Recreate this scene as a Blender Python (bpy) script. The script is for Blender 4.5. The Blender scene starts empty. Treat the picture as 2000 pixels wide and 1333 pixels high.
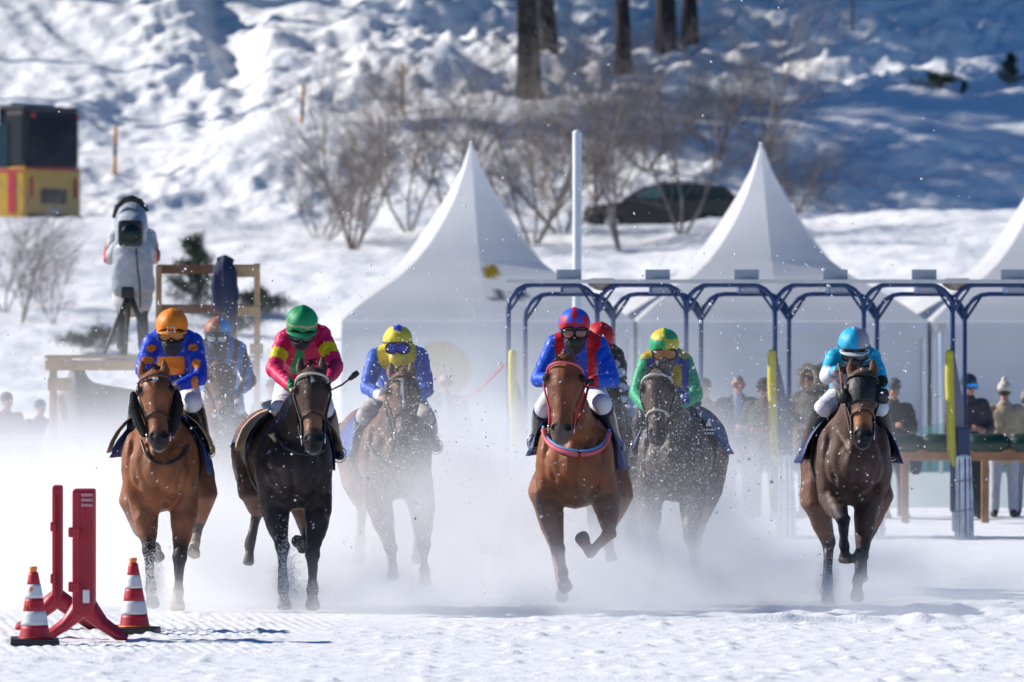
import bpy, bmesh, math, random
import numpy as np
from mathutils import Vector, Matrix, Quaternion

# ------------------------------------------------------------------ camera, sky, sun, exposure
SC = bpy.context.scene
COL = SC.collection
F = 16000.0            # focal length in pixels of the 2000 px wide photograph
CAMZ, HOR = 1.95, 700.0
cam_d = bpy.data.cameras.new('camera')
cam_d.sensor_width = 36.0
cam_d.lens = 36.0 * F / 2000.0
cam_d.clip_start, cam_d.clip_end = 0.5, 3000.0
cam_d.dof.use_dof = True
cam_d.dof.focus_distance = 64.0
cam_d.dof.aperture_fstop = 5.0
cam = bpy.data.objects.new('camera', cam_d)
COL.objects.link(cam)
cam.location = (0, 0, CAMZ)
cam.rotation_euler = (math.radians(90) + math.atan((HOR - 666.5) / F), 0, 0)
SC.camera = cam

SUN_EL, SUN_BACK = math.radians(31), math.radians(16)
SUN_DIR = Vector((-math.cos(SUN_EL) * math.cos(SUN_BACK), math.cos(SUN_EL) * math.sin(SUN_BACK), math.sin(SUN_EL)))
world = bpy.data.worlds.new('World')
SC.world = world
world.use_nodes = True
_nt = world.node_tree
_sky = _nt.nodes.new('ShaderNodeTexSky')
_sky.sky_type = 'NISHITA'
_sky.sun_disc = False
_sky.sun_elevation = SUN_EL
_sky.sun_rotation = -(math.pi / 2 - SUN_BACK)
_sky.altitude = 1800
_sky.air_density = 1.0
_sky.dust_density = 0.0
_sky.ozone_density = 3.0
_bg = _nt.nodes['Background']
_bg.inputs['Strength'].default_value = 0.058
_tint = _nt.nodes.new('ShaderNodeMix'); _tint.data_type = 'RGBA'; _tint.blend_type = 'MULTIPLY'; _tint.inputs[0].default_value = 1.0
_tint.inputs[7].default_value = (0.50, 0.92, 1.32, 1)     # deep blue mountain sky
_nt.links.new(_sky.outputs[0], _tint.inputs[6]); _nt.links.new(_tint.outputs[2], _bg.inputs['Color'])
sun_d = bpy.data.lights.new('sun', 'SUN')
sun_d.energy = 4.8
sun_d.angle = math.radians(0.53)
sun_d.color = (1.0, 0.945, 0.87)
sun = bpy.data.objects.new('sun', sun_d)
COL.objects.link(sun)
sun.location = (-40, 20, 60)
sun.rotation_euler = (-SUN_DIR).to_track_quat('-Z', 'Y').to_euler()

SC.view_settings.view_transform = 'Standard'
SC.view_settings.look = 'None'
SC.view_settings.exposure = 0.36
SC.view_settings.gamma = 1.0
SC.view_settings.use_curve_mapping = False
SC.render.engine = 'CYCLES'
SC.cycles.use_denoising = True
SC.cycles.max_bounces = 8
SC.cycles.diffuse_bounces = 2
SC.cycles.adaptive_threshold = 0.03
SC.cycles.glossy_bounces = 2
SC.cycles.transmission_bounces = 3
SC.cycles.transparent_max_bounces = 12
SC.cycles.volume_bounces = 6
SC.cycles.volume_step_rate = 1.0
SC.cycles.volume_max_steps = 256

# ------------------------------------------------------------------ helpers
random.seed(7)
RNG = np.random.default_rng(7)

def W(px, py, Y):
    """world point that stands at depth Y on the sight line of photograph pixel (px, py)"""
    return Vector(((px - 1000.0) / F * Y, Y, CAMZ - (py - HOR) / F * Y))

ORG = {}

def origin_of(p):
    return ORG.get(p.name, Vector((0, 0, 0))) if p else Vector((0, 0, 0))

def empty(name, loc):
    o = bpy.data.objects.new(name, None)
    o.empty_display_size = 0.3
    COL.objects.link(o)
    o.location = loc
    ORG[o.name] = Vector(loc)
    return o

def tag(o, label=None, cat=None, group=None, kind=None):
    if label: o['label'] = label
    if cat: o['category'] = cat
    if group: o['group'] = group
    if kind: o['kind'] = kind
    return o

def mk(name, V, Fc, mat, parent=None, smooth=True, colors=None, loc=None):
    """one mesh object from world-space vertices; parented parts are re-based on their thing"""
    V = np.asarray(V, dtype=np.float64).reshape(-1, 3)
    org = origin_of(parent) if parent else Vector(loc if loc is not None else (0, 0, 0))
    V = V - np.array(org)
    me = bpy.data.meshes.new(name)
    if isinstance(Fc, np.ndarray):
        n = len(Fc); k = Fc.shape[1]
        me.vertices.add(len(V)); me.vertices.foreach_set('co', V.astype(np.float32).ravel())
        me.loops.add(n * k); me.loops.foreach_set('vertex_index', Fc.astype(np.int32).ravel())
        me.polygons.add(n)
        me.polygons.foreach_set('loop_start', np.arange(0, n * k, k, dtype=np.int32))
        me.update(calc_edges=True)
    else:
        me.from_pydata([tuple(v) for v in V], [], [tuple(f) for f in Fc])
    if smooth:
        me.polygons.foreach_set('use_smooth', np.ones(len(me.polygons), dtype=bool))
    if colors is not None:
        at = me.color_attributes.new('coat', 'FLOAT_COLOR', 'POINT')
        c = np.ones((len(V), 4), dtype=np.float32); c[:, :3] = colors
        at.data.foreach_set('color', c.ravel())
    if mat: me.materials.append(mat)
    o = bpy.data.objects.new(name, me)
    COL.objects.link(o)
    if parent:
        o.parent = parent
    else:
        o.location = org
    ORG[o.name] = org
    return o

class MB:
    """collects shapes for one mesh"""
    def __init__(self):
        self.v = []; self.f = []
    def add(self, V, Fc):
        b = len(self.v)
        self.v.extend([tuple(p) for p in V])
        self.f.extend([tuple(i + b for i in f) for f in Fc])
        return self
    def box(self, c, size, rot=None, bevel=0.0):
        c = Vector(c); hx, hy, hz = size[0] / 2, size[1] / 2, size[2] / 2
        if bevel <= 0:
            P = [Vector((sx * hx, sy * hy, sz * hz)) for sz in (-1, 1) for sy in (-1, 1) for sx in (-1, 1)]
            Fc = [(0, 2, 3, 1), (4, 5, 7, 6), (0, 1, 5, 4), (2, 6, 7, 3), (0, 4, 6, 2), (1, 3, 7, 5)]
        else:
            bm = bmesh.new()
            bmesh.ops.create_cube(bm, size=1.0)
            for v in bm.verts: v.co = Vector((v.co.x * size[0], v.co.y * size[1], v.co.z * size[2]))
            bmesh.ops.bevel(bm, geom=bm.edges[:], offset=bevel, segments=2, affect='EDGES', profile=0.6)
            bm.verts.index_update()
            P = [v.co.copy() for v in bm.verts]
            Fc = [[v.index for v in f.verts] for f in bm.faces]
            bm.free()
        if rot is not None:
            P = [rot @ p for p in P]
        return self.add([p + c for p in P], Fc)
    def loft(self, rings, cap=True):
        n = len(rings[0]); V = []; Fc = []
        for r in rings: V.extend(r)
        for i in range(len(rings) - 1):
            for j in range(n):
                a = i * n + j; b = i * n + (j + 1) % n
                Fc.append((a, b, b + n, a + n))
        if cap:
            c0 = sum((Vector(p) for p in rings[0]), Vector()) / n
            c1 = sum((Vector(p) for p in rings[-1]), Vector()) / n
            V.append(c0); V.append(c1); k = len(V) - 2; L = (len(rings) - 1) * n
            for j in range(n):
                Fc.append((k, (j + 1) % n, j)); Fc.append((k + 1, L + j, L + (j + 1) % n))
        return self.add(V, Fc)
    def limb(self, pts, radii, n=12, side=(1, 0, 0), cap=True, round_cap=True):
        """tube along pts; a radius is a number or (along side axis, across it)"""
        pts = [Vector(p) for p in pts]; side = Vector(side)
        R = [(r, r) if not isinstance(r, (tuple, list)) else r for r in radii]
        if round_cap and cap:
            t0 = (pts[0] - pts[1]).normalized(); t1 = (pts[-1] - pts[-2]).normalized()
            m0 = min(R[0]); m1 = min(R[-1])
            pts = [pts[0] + t0 * m0 * .85, pts[0] + t0 * m0 * .45] + pts + [pts[-1] + t1 * m1 * .45, pts[-1] + t1 * m1 * .85]
            R = [tuple(k * .42 for k in R[0]), tuple(k * .86 for k in R[0])] + R + [tuple(k * .86 for k in R[-1]), tuple(k * .42 for k in R[-1])]
        rings = []
        for i, p in enumerate(pts):
            t = (pts[min(i + 1, len(pts) - 1)] - pts[max(i - 1, 0)])
            if t.length < 1e-9: t = Vector((0, 0, 1))
            t.normalize()
            s = side - t * side.dot(t)
            if s.length < 0.15:
                alt = Vector((0, 1, 0)); s = alt - t * alt.dot(t)
                if s.length < 0.15:
                    alt = Vector((0, 0, 1)); s = alt - t * alt.dot(t)
            s.normalize(); u = t.cross(s)
            rings.append([p + s * (R[i][0] * math.cos(a)) + u * (R[i][1] * math.sin(a)) for a in [2 * math.pi * k / n for k in range(n)]])
        return self.loft(rings, cap)
    def ell(self, c, r, rot=None, n=12, m=8):
        c = Vector(c); r = r if isinstance(r, (tuple, list)) else (r, r, r)
        rings = []
        for i in range(1, m):
            th = math.pi * i / m
            ring = []
            for k in range(n):
                a = 2 * math.pi * k / n
                p = Vector((r[0] * math.sin(th) * math.cos(a), r[1] * math.sin(th) * math.sin(a), -r[2] * math.cos(th)))
                if rot is not None: p = rot @ p
                ring.append(c + p)
            rings.append(ring)
        b = len(self.v)
        self.loft(rings, True)
        lo = Vector((0, 0, -r[2])); hi = Vector((0, 0, r[2]))
        if rot is not None: lo = rot @ lo; hi = rot @ hi
        self.v[-2] = tuple(c + lo); self.v[-1] = tuple(c + hi)
        return self
    def build(self, name, mat, parent=None, smooth=True, colors=None, loc=None):
        return mk(name, self.v, self.f, mat, parent, smooth, colors, loc)

def fuse(mb, voxel, iters=4, factor=0.5):
    """one continuous skin over all shapes of mb: returns vertices and quads"""
    me = bpy.data.meshes.new('tmp'); me.from_pydata(mb.v, [], mb.f)
    o = bpy.data.objects.new('tmp', me); COL.objects.link(o)
    m = o.modifiers.new('r', 'REMESH'); m.mode = 'VOXEL'; m.voxel_size = voxel; m.adaptivity = 0.0
    if iters:
        s = o.modifiers.new('s', 'SMOOTH'); s.iterations = iters; s.factor = factor
    dg = bpy.context.evaluated_depsgraph_get()
    em = o.evaluated_get(dg).to_mesh()
    V = np.empty(len(em.vertices) * 3, dtype=np.float32); em.vertices.foreach_get('co', V)
    nl = len(em.loops); L = np.empty(nl, dtype=np.int32); em.loops.foreach_get('vertex_index', L)
    V = V.reshape(-1, 3).astype(np.float64); Q = L.reshape(-1, 4)
    o.evaluated_get(dg).to_mesh_clear()
    bpy.data.objects.remove(o); bpy.data.meshes.remove(me)
    return V, Q

def vnormals(V, Q):
    n = np.cross(V[Q[:, 2]] - V[Q[:, 0]], V[Q[:, 3]] - V[Q[:, 1]]); N = np.zeros_like(V)
    for k in range(4): np.add.at(N, Q[:, k], n)
    return N / (np.linalg.norm(N, axis=1)[:, None] + 1e-12)

def hash2(ix, iy, seed):
    n = (ix.astype(np.int64) * 374761393 + iy.astype(np.int64) * 668265263 + seed * 2147483647) & 0xffffffff
    n = ((n ^ (n >> 13)) * 1274126177) & 0xffffffff
    return ((n ^ (n >> 16)) & 0xffff) / 65535.0

def noise2(x, y, seed=0):
    xi = np.floor(x); yi = np.floor(y); fx = x - xi; fy = y - yi
    fx = fx * fx * fx * (fx * (fx * 6 - 15) + 10); fy = fy * fy * fy * (fy * (fy * 6 - 15) + 10)
    a = hash2(xi, yi, seed); b = hash2(xi + 1, yi, seed); c = hash2(xi, yi + 1, seed); d = hash2(xi + 1, yi + 1, seed)
    return ((a * (1 - fx) + b * fx) * (1 - fy) + (c * (1 - fx) + d * fx) * fy) * 2 - 1

def fbm2(x, y, seed=0, oct=4, gain=0.5):
    s = 0; a = 1.0; k = 1.0
    for i in range(oct):
        s = s + a * noise2(x * k + 17.3 * i, y * k - 9.1 * i, seed + i); a *= gain; k *= 2.03
    return s

def sstep(a, b, x):
    t = np.clip((x - a) / (b - a), 0, 1); return t * t * (3 - 2 * t)

# ------------------------------------------------------------------ materials
MATS = {}
def mat(name, col, rough=0.6, metal=0.0, spec=0.5, noise=0.0, nscale=20.0, bump=0.0, bscale=60.0, sheen=0.0, alpha=1.0, coat=0.0, attr=False, sss=0.0):
    """plain node material: colour varied by noise, optional fine bump; attr reads the mesh's own colour layer"""
    if name in MATS: return MATS[name]
    m = bpy.data.materials.new(name); m.use_nodes = True
    nt = m.node_tree; b = nt.nodes['Principled BSDF']
    b.inputs['Roughness'].default_value = rough
    b.inputs['Metallic'].default_value = metal
    b.inputs['Specular IOR Level'].default_value = spec
    b.inputs['Sheen Weight'].default_value = sheen
    b.inputs['Coat Weight'].default_value = coat
    b.inputs['Alpha'].default_value = alpha
    tc = nt.nodes.new('ShaderNodeTexCoord')
    base = None
    if attr:
        a = nt.nodes.new('ShaderNodeAttribute'); a.attribute_name = 'coat'; base = a.outputs['Color']
    if noise > 0:
        n = nt.nodes.new('ShaderNodeTexNoise'); n.inputs['Scale'].default_value = nscale
        n.inputs['Detail'].default_value = 5; nt.links.new(tc.outputs['Object'], n.inputs['Vector'])
        mr = nt.nodes.new('ShaderNodeMapRange'); mr.inputs[1].default_value = 0.3; mr.inputs[2].default_value = 0.7
        mr.inputs[3].default_value = 1 - noise; mr.inputs[4].default_value = 1 + noise
        nt.links.new(n.outputs[0], mr.inputs[0])
        mx = nt.nodes.new('ShaderNodeMix'); mx.data_type = 'RGBA'; mx.blend_type = 'MULTIPLY'; mx.inputs[0].default_value = 1
        if base: nt.links.new(base, mx.inputs[6])
        else: mx.inputs[6].default_value = (*col, 1)
        nt.links.new(mr.outputs[0], mx.inputs[7]); nt.links.new(mx.outputs[2], b.inputs['Base Color'])
    elif base: nt.links.new(base, b.inputs['Base Color'])
    else: b.inputs['Base Color'].default_value = (*col, 1)
    if bump > 0:
        n2 = nt.nodes.new('ShaderNodeTexNoise'); n2.inputs['Scale'].default_value = bscale; n2.inputs['Detail'].default_value = 4
        nt.links.new(tc.outputs['Object'], n2.inputs['Vector'])
        bp = nt.nodes.new('ShaderNodeBump'); bp.inputs['Strength'].default_value = bump; bp.inputs['Distance'].default_value = 0.02
        nt.links.new(n2.outputs[0], bp.inputs['Height']); nt.links.new(bp.outputs[0], b.inputs['Normal'])
    MATS[name] = m
    return m

def C(r, g, b):
    f = lambda c: ((c / 255) / 12.92) if c <= 10 else (((c / 255) + .055) / 1.055) ** 2.4
    return (f(r), f(g), f(b))

def pxy(V):
    V = np.asarray(V)
    return 1000 + F * V[:, 0] / V[:, 1], HOR - F * (V[:, 2] - CAMZ) / V[:, 1]

def seg_dist(V, a, b):
    a = np.array(a); b = np.array(b); d = b - a; L = (d * d).sum()
    t = np.clip(((V - a) @ d) / max(L, 1e-9), 0, 1)
    return np.linalg.norm(V - (a + t[:, None] * d), axis=1), t

def blend(c, col, w):
    w = np.clip(w, 0, 1)[:, None]; c[:] = c * (1 - w) + np.array(col) * w

def closed_tube(mb, pts, r, n=6, flat=None):
    pts = [Vector(p) for p in pts]; N = len(pts); V = []; Fc = []
    for i, p in enumerate(pts):
        t = (pts[(i + 1) % N] - pts[i - 1]).normalized()
        s = t.cross(Vector((.13, .2, .97)));
        if s.length < .1: s = t.cross(Vector((1, 0, 0)))
        s.normalize(); u = t.cross(s)
        V += [p + s * (r * math.cos(a)) + u * (r * math.sin(a)) for a in [2 * math.pi * k / n for k in range(n)]]
    for i in range(N):
        for k in range(n):
            a = i * n + k; b = i * n + (k + 1) % n; j = (i + 1) % N
            Fc.append((a, b, j * n + (k + 1) % n, j * n + k))
    mb.add(V, Fc)

def bezier(p0, p1, p2, n=8):
    p0, p1, p2 = Vector(p0), Vector(p1), Vector(p2)
    return [(1 - t) ** 2 * p0 + 2 * t * (1 - t) * p1 + t * t * p2 for t in [i / n for i in range(n + 1)]]


# ------------------------------------------------------------------ snow
def snow_mat(name, bumps, corduroy=False):
    m = bpy.data.materials.new(name); m.use_nodes = True
    nt = m.node_tree; b = nt.nodes['Principled BSDF']
    b.inputs['Roughness'].default_value = 0.75
    b.inputs['Specular IOR Level'].default_value = 0.25
    tc = nt.nodes.new('ShaderNodeTexCoord')
    n = nt.nodes.new('ShaderNodeTexNoise'); n.inputs['Scale'].default_value = 0.9; n.inputs['Detail'].default_value = 2
    nt.links.new(tc.outputs['Object'], n.inputs['Vector'])
    cr = nt.nodes.new('ShaderNodeValToRGB')
    cr.color_ramp.elements[0].position = .3; cr.color_ramp.elements[0].color = (.80, .81, .83, 1)
    cr.color_ramp.elements[1].position = .7; cr.color_ramp.elements[1].color = (.88, .885, .89, 1)
    nt.links.new(n.outputs[0], cr.inputs[0]); nt.links.new(cr.outputs[0], b.inputs['Base Color'])
    last = None
    for sc, st, dist in bumps:
        t = nt.nodes.new('ShaderNodeTexNoise'); t.inputs['Scale'].default_value = sc; t.inputs['Detail'].default_value = 3
        nt.links.new(tc.outputs['Object'], t.inputs['Vector'])
        bp = nt.nodes.new('ShaderNodeBump'); bp.inputs['Strength'].default_value = st; bp.inputs['Distance'].default_value = dist
        nt.links.new(t.outputs[0], bp.inputs['Height'])
        if last: nt.links.new(last.outputs[0], bp.inputs['Normal'])
        last = bp
    nt.links.new(last.outputs[0], b.inputs['Normal'])
    return m

SNOW_TRACK = snow_mat('snow_track', [(38, .5, .014)])
SNOW_HILL = snow_mat('snow_hill', [(4.5, .45, .10)])

def grid_mesh(xs, ys, Z):
    X, Y = np.meshgrid(xs, ys)
    V = np.stack([X.ravel(), Y.ravel(), Z.ravel()], 1)
    nx, ny = len(xs), len(ys)
    i = (np.arange(ny - 1)[:, None] * nx + np.arange(nx - 1)[None, :]).ravel()
    Q = np.stack([i, i + 1, i + nx + 1, i + nx], 1)
    return V, Q

def track_height(X, Y):
    z = .006 * fbm2(X * 1.1, Y * .9, 3, 3)
    near = sstep(70, 64, Y)
    lump = .45 * fbm2(X * 6, Y * 4.0, 11, 2, .55) + fbm2(X * 15, Y * 9.0, 13, 2, .6)
    groomed = sstep(56.6, 58.0, Y) * sstep(63.2, 62.2, Y) * sstep(-1.0, -1.8, X + .3 * noise2(X * .8, Y * .8, 5))
    z = z + (.0030 * lump + .0055 * np.clip(lump - .35, 0, 1)) * (1 - .85 * groomed)
    # comb lines left by the snow groomer
    z = z + groomed * .007 * np.sin(2 * math.pi * (X + .10 * (Y - 60) + .01 * noise2(X * 3, Y * 2, 8)) / .085)
    g2 = sstep(53.9, 54.5, Y) * sstep(56.3, 55.6, Y) * sstep(-1.3, -2.0, X)
    z = z + g2 * .006 * np.sin(2 * math.pi * (X + .12 * Y) / .085)
    # scattered clods
    cl = np.clip(noise2(X * 5.5, Y * 4.0, 31) - .60, 0, 1); z = z + .055 * cl * near
    # berms along the harrow tracks to the right
    for y0, x0, h in ((63.4, 2.4, .05), (62.2, 1.6, .04), (60.4, 1.7, .065), (61.2, 2.8, .04)):
        w = .075
        yy = y0 + .10 * noise2(X * .8, X * 0 + y0, 41) + .03 * noise2(X * 5, X * 0 + y0, 42)
        z = z + h * np.exp(-((Y - yy) / w) ** 2) * sstep(x0 - .8, x0 + .6, X) * (1 + .6 * noise2(X * 6, Y * 3, 43))
    for y0, x0, x1, h in ((52.6, -3.2, -2.2, .03), (53.6, -3.4, -1.7, .018), (49.6, -.2, 1.5, .025)):
        z = z + h * np.exp(-((Y - y0) / .07) ** 2) * sstep(x0 - .3, x0 + .1, X) * sstep(x1 + .3, x1, X) * (1 + .5 * noise2(X * 7, Y, 44))
    return z

xs = np.concatenate([np.linspace(-90, -6, 24)[:-1], np.linspace(-6, -4.7, 16)[:-1], np.arange(-4.7, 4.7, .028), np.linspace(4.7, 6, 16), np.linspace(6, 90, 24)[1:]])
ys = np.concatenate([np.linspace(-60, 46, 16)[:-1], np.arange(46, 66, .045), np.linspace(66, 74, 60)[:-1], np.linspace(74, 151, 110)])
X, Y = np.meshgrid(xs, ys)
V, Q = grid_mesh(xs, ys, track_height(X, Y))
ground = tag(mk('snow_ground', V, Q, SNOW_TRACK), kind='structure')

# hillside behind the track: (Y, z) profiles at photograph columns
PROF = {
    -600: [(148, -.06), (152, 0), (165, .2), (185, 1.2), (205, 3.0), (222, 4.7), (232, 5.6), (235, 5.98), (237.5, 5.8), (246, 6.05), (248.5, 6.3), (252, 7.6), (254, 7.9), (261, 8.3), (264, 9.6), (270, 12.2), (280, 17), (300, 26), (420, 70)],
    250: [(148, -.06), (152, 0), (165, .15), (185, 1.0), (205, 2.8), (222, 4.6), (232, 5.5), (235, 5.98), (237.5, 5.8), (246, 6.05), (248.5, 6.3), (252, 7.6), (254, 8.1), (261, 8.6), (264, 9.8), (270, 12.3), (280, 16.8), (300, 26), (420, 70)],
    620: [(148, -.06), (152, 0), (165, .15), (185, 1.0), (205, 2.8), (222, 4.6), (232, 5.5), (235, 5.75), (237.5, 5.55), (246, 5.7), (248.5, 6.6), (252, 8.4), (254.5, 9.2), (260, 9.45), (263, 10.5), (270, 12.8), (280, 16.8), (300, 26), (420, 70)],
    900: [(148, -.06), (152, 0), (165, .15), (185, 1.0), (205, 2.9), (222, 4.6), (232, 5.5), (235, 5.75), (237.5, 5.55), (246, 5.7), (248.5, 6.8), (252, 8.6), (255.5, 9.6), (259, 10.0), (262, 10.6), (270, 13.0), (280, 16.8), (300, 26), (420, 70)],
    1200: [(148, -.06), (152, 0), (165, .15), (185, 1.1), (205, 3.0), (222, 4.7), (232, 5.5), (235, 5.7), (237.5, 5.5), (246, 5.7), (249, 7.2), (254, 9.3), (257.5, 10.25), (259, 10.3), (262, 10.2), (270, 13.2), (280, 17), (300, 26), (420, 70)],
    1500: [(148, -.06), (152, 0), (165, .15), (185, 1.2), (205, 3.1), (222, 4.9), (232, 5.7), (235, 5.9), (237.5, 5.6), (246, 5.8), (249, 7.2), (254, 9.3), (257, 9.9), (260, 10.0), (264, 11.5), (270, 13.2), (280, 17), (300, 26), (420, 70)],
    1800: [(148, -.06), (152, 0), (165, .15), (185, 1.3), (205, 3.2), (222, 5.1), (232, 6.0), (235, 6.2), (237.5, 5.8), (246, 5.9), (249, 7.3), (254, 9.2), (258, 10.3), (262, 10.9), (266, 12.6), (272, 14.2), (280, 17), (300, 26), (420, 70)],
    2600: [(148, -.06), (152, 0), (165, .15), (185, 1.3), (205, 3.2), (222, 5.1), (232, 6.0), (235, 6.2), (237.5, 5.8), (246, 5.9), (249, 7.3), (254, 9.2), (258, 10.3), (262, 10.9), (266, 12.6), (272, 14.2), (280, 17), (300, 26), (420, 70)],
}
PK = sorted(PROF)
def hill_base(X, Y):
    U = np.clip(1000 + F * X / Y, PK[0], PK[-1])
    P = np.stack([np.interp(Y, [a for a, _ in PROF[k]], [b for _, b in PROF[k]]) for k in PK])
    idx = np.clip(np.searchsorted(PK, U, side='right') - 1, 0, len(PK) - 2)
    k0 = np.array(PK)[idx]; k1 = np.array(PK)[idx + 1]; t = (U - k0) / (k1 - k0); t = t * t * (3 - 2 * t)
    z0 = np.take_along_axis(P, idx[None], 0)[0]; z1 = np.take_along_axis(P, (idx + 1)[None], 0)[0]
    return z0 * (1 - t) + z1 * t, U

def hill_height(X, Y):
    z, U = hill_base(X, Y)
    low = sstep(156, 172, Y) * sstep(240, 234, Y)
    road = sstep(236.6, 237.6, Y) * sstep(246.6, 245.5, Y)
    bank = sstep(245.5, 248, Y) * sstep(256, 252, Y)
    path = sstep(253, 254.5, Y) * sstep(262, 260.5, Y) * sstep(1000, 700, U)
    up = sstep(256, 263, Y)
    smooth_left = sstep(500, 150, U) * sstep(262, 268, Y)
    n1 = fbm2(X * .33, Y * .33, 51, 4, .55)
    lumps = 1 - np.abs(fbm2(X * .55 + .3 * n1, Y * .5, 61, 4, .5))
    rough = sstep(-.25, .45, fbm2(X * .16 + 3, Y * .16, 91, 2))
    clod = fbm2(X * 1.5, Y * 1.3, 71, 3, .55)
    z = z + low * (.12 * n1 + .035 * clod)
    z = z + bank * (.22 * n1 + .16 * (lumps - .6) + .08 * clod)
    z = z + up * (1 - path) * (1 - .75 * smooth_left) * (.52 * n1 + (.07 + .30 * rough) * (lumps - .6) + (.03 + .13 * rough) * clod)
    z = z + smooth_left * (.25 * fbm2(X * .5 + Y * .25, Y * .12, 81, 3))
    z = z + path * .05 * n1 - road * .03
    # gully in the upper slope
    z = z - .55 * (1 + .6 * n1) * np.exp(-(((U - 500) - (Y - 262) * -6) / 40) ** 2) * sstep(262, 268, Y)
    return z

xs = np.concatenate([np.linspace(-90, -19, 30)[:-1], np.arange(-19, 19, .115), np.linspace(19, 90, 30)])
ys = np.concatenate([np.linspace(148, 234, 250)[:-1], np.arange(234, 286, .115), np.linspace(286, 420, 40)])
X, Y = np.meshgrid(xs, ys)
V, Q = grid_mesh(xs, ys, hill_height(X, Y))
hill = tag(mk('snow_hill', V, Q, SNOW_HILL), kind='structure')
def hz(x, y):
    return float(hill_height(np.array([[float(x)]]), np.array([[float(y)]]))[0, 0])

# ------------------------------------------------------------------ tents
WHITE_PVC = mat('tent_pvc_white', (1, 1, 1), rough=.42, spec=.4, attr=True, noise=.04, nscale=1.2, bump=.12, bscale=3)
_nt = WHITE_PVC.node_tree; _b = _nt.nodes['Principled BSDF']; _tr = _nt.nodes.new('ShaderNodeBsdfTranslucent'); _tr.inputs[0].default_value = (.90, .91, .92, 1)
_mx = _nt.nodes.new('ShaderNodeMixShader'); _mx.inputs[0].default_value = .40      # daylight comes through the membrane
_src = _b.inputs['Base Color'].links[0].from_socket; _nt.links.new(_src, _tr.inputs[0])
_nt.links.new(_b.outputs[0], _mx.inputs[1]); _nt.links.new(_tr.outputs[0], _mx.inputs[2]); _nt.links.new(_mx.outputs[0], _nt.nodes['Material Output'].inputs['Surface'])
ALU = mat('aluminium', (.62, .63, .65), rough=.4, metal=.8)
TENT_PROF = [(0, .03), (.13, .17), (.28, .42), (.43, .72), (.56, 1.00), (.66, 1.24), (.74, 1.50), (.82, 1.85), (.90, 2.18), (1.0, 2.53)]
def tent(px, Y, label, marks=False, yaw=6.6, half=2.50):
    c = W(px, 900, Y); c.z = 0
    root = empty('pagoda_tent', c); tag(root, label, 'tent', 'white pagoda tents behind the starting gate')
    R = Matrix.Rotation(math.radians(yaw), 3, 'Z')
    ze, zp = 2.58, 5.68
    V = []; nu, nv = 8 * 14, 64
    for i in range(nv + 1):
        t = (i / nv)
        r = np.interp(t, [a for a, _ in TENT_PROF], [b for _, b in TENT_PROF]); z = zp + (ze - zp) * t
        rc = r * (1.0 + .414 * float(sstep(.25, 1.0, t)))
        for j in range(nu):
            a = 2 * math.pi * j / nu; k = int(a / (math.pi / 4)); f = a / (math.pi / 4) - k
            a0, a1 = k * math.pi / 4, (k + 1) * math.pi / 4
            r0, r1 = (r, rc) if k % 2 == 0 else (rc, r)
            p = Vector((r0 * math.cos(a0), r0 * math.sin(a0), 0)).lerp(Vector((r1 * math.cos(a1), r1 * math.sin(a1), 0)), f)
            V.append(c + R @ Vector((p.x, p.y, z)))
    Fc = [(i * nu + j, (i + 1) * nu + j, (i + 1) * nu + (j + 1) % nu, i * nu + (j + 1) % nu) for i in range(nv) for j in range(nu)]
    Vn = np.array([tuple(v) for v in V]); col = np.tile(np.array((.89, .89, .90)), (len(Vn), 1))
    if marks:
        qx, qy = pxy(Vn); front = Vn[:, 1] < Y
        blend(col, (.42, .30, .02), front * ((((qx - 957) / 17) ** 2 + ((qy - 530) / 13) ** 2) < 1) * 1.)
        for x0, x1 in ((962, 984), (998, 1026)):
            blend(col, (.05, .06, .09), front * (np.abs(qy - 577) < 9) * (qx > x0 + (586 - qy) * .5) * (qx < x1 + (586 - qy) * .15) * 1.)
    mk('roof', Vn, Fc, WHITE_PVC, root, smooth=False, colors=col)
    def panel(name, x0, x1, y, z0, z1, ang, m=WHITE_PVC, n=12):
        Rr = R @ Matrix.Rotation(math.radians(ang), 3, 'Z'); V = []; Fc = []
        for lay in (0, .02):
            for i in range(6):
                for j in range(n + 1):
                    u = j / n; x = x0 + (x1 - x0) * u; z = z0 + (z1 - z0) * i / 5
                    V.append(c + Rr @ Vector((x, y + lay + .012 * math.sin(u * 19) * math.sin(math.pi * i / 5), z)))
        o = 6 * (n + 1)
        for i in range(5):
            for j in range(n):
                a = i * (n + 1) + j; Fc.append((a, a + 1, a + n + 2, a + n + 1)); Fc.append((o + a, o + a + n + 1, o + a + n + 2, o + a + 1))
        Vn = np.array([tuple(v) for v in V]); return mk(name, Vn, Fc, m, root, colors=np.tile(np.array((.87, .87, .88)), (len(Vn), 1)))
    for a in (0, 90, 180, 270):
        panel('side_wall', -half + .06, half - .06, -half + .05, .02, 2.44, a)
        panel('valance', -half - .02, half + .02, -half - .03, 2.30, ze + .01, a)
    for sx in (-1, 1):
        for sy in (-1, 1):
            m = MB(); p = c + R @ Vector((sx * (half - .02), sy * (half - .02), 0)); m.box(p + Vector((0, 0, 1.22)), (.09, .09, 2.44), R); m.build('tent_leg', ALU, root, smooth=False)
    m = MB(); m.limb([c + Vector((0, 0, zp - .06)), c + Vector((0, 0, zp + .03))], [.035, .03], n=10); m.build('mast_cap', ALU, root)
    return root, c, R
DY = 5.06 * math.sin(math.radians(6.6))
t1, tc1, tR1 = tent(921, 143.0, 'white pagoda tent with a yellow dot on its roof, leftmost of the tents', True)
tent(1487, 143.0 + DY, 'white pagoda tent in the middle, between two other pointed tents')
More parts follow.
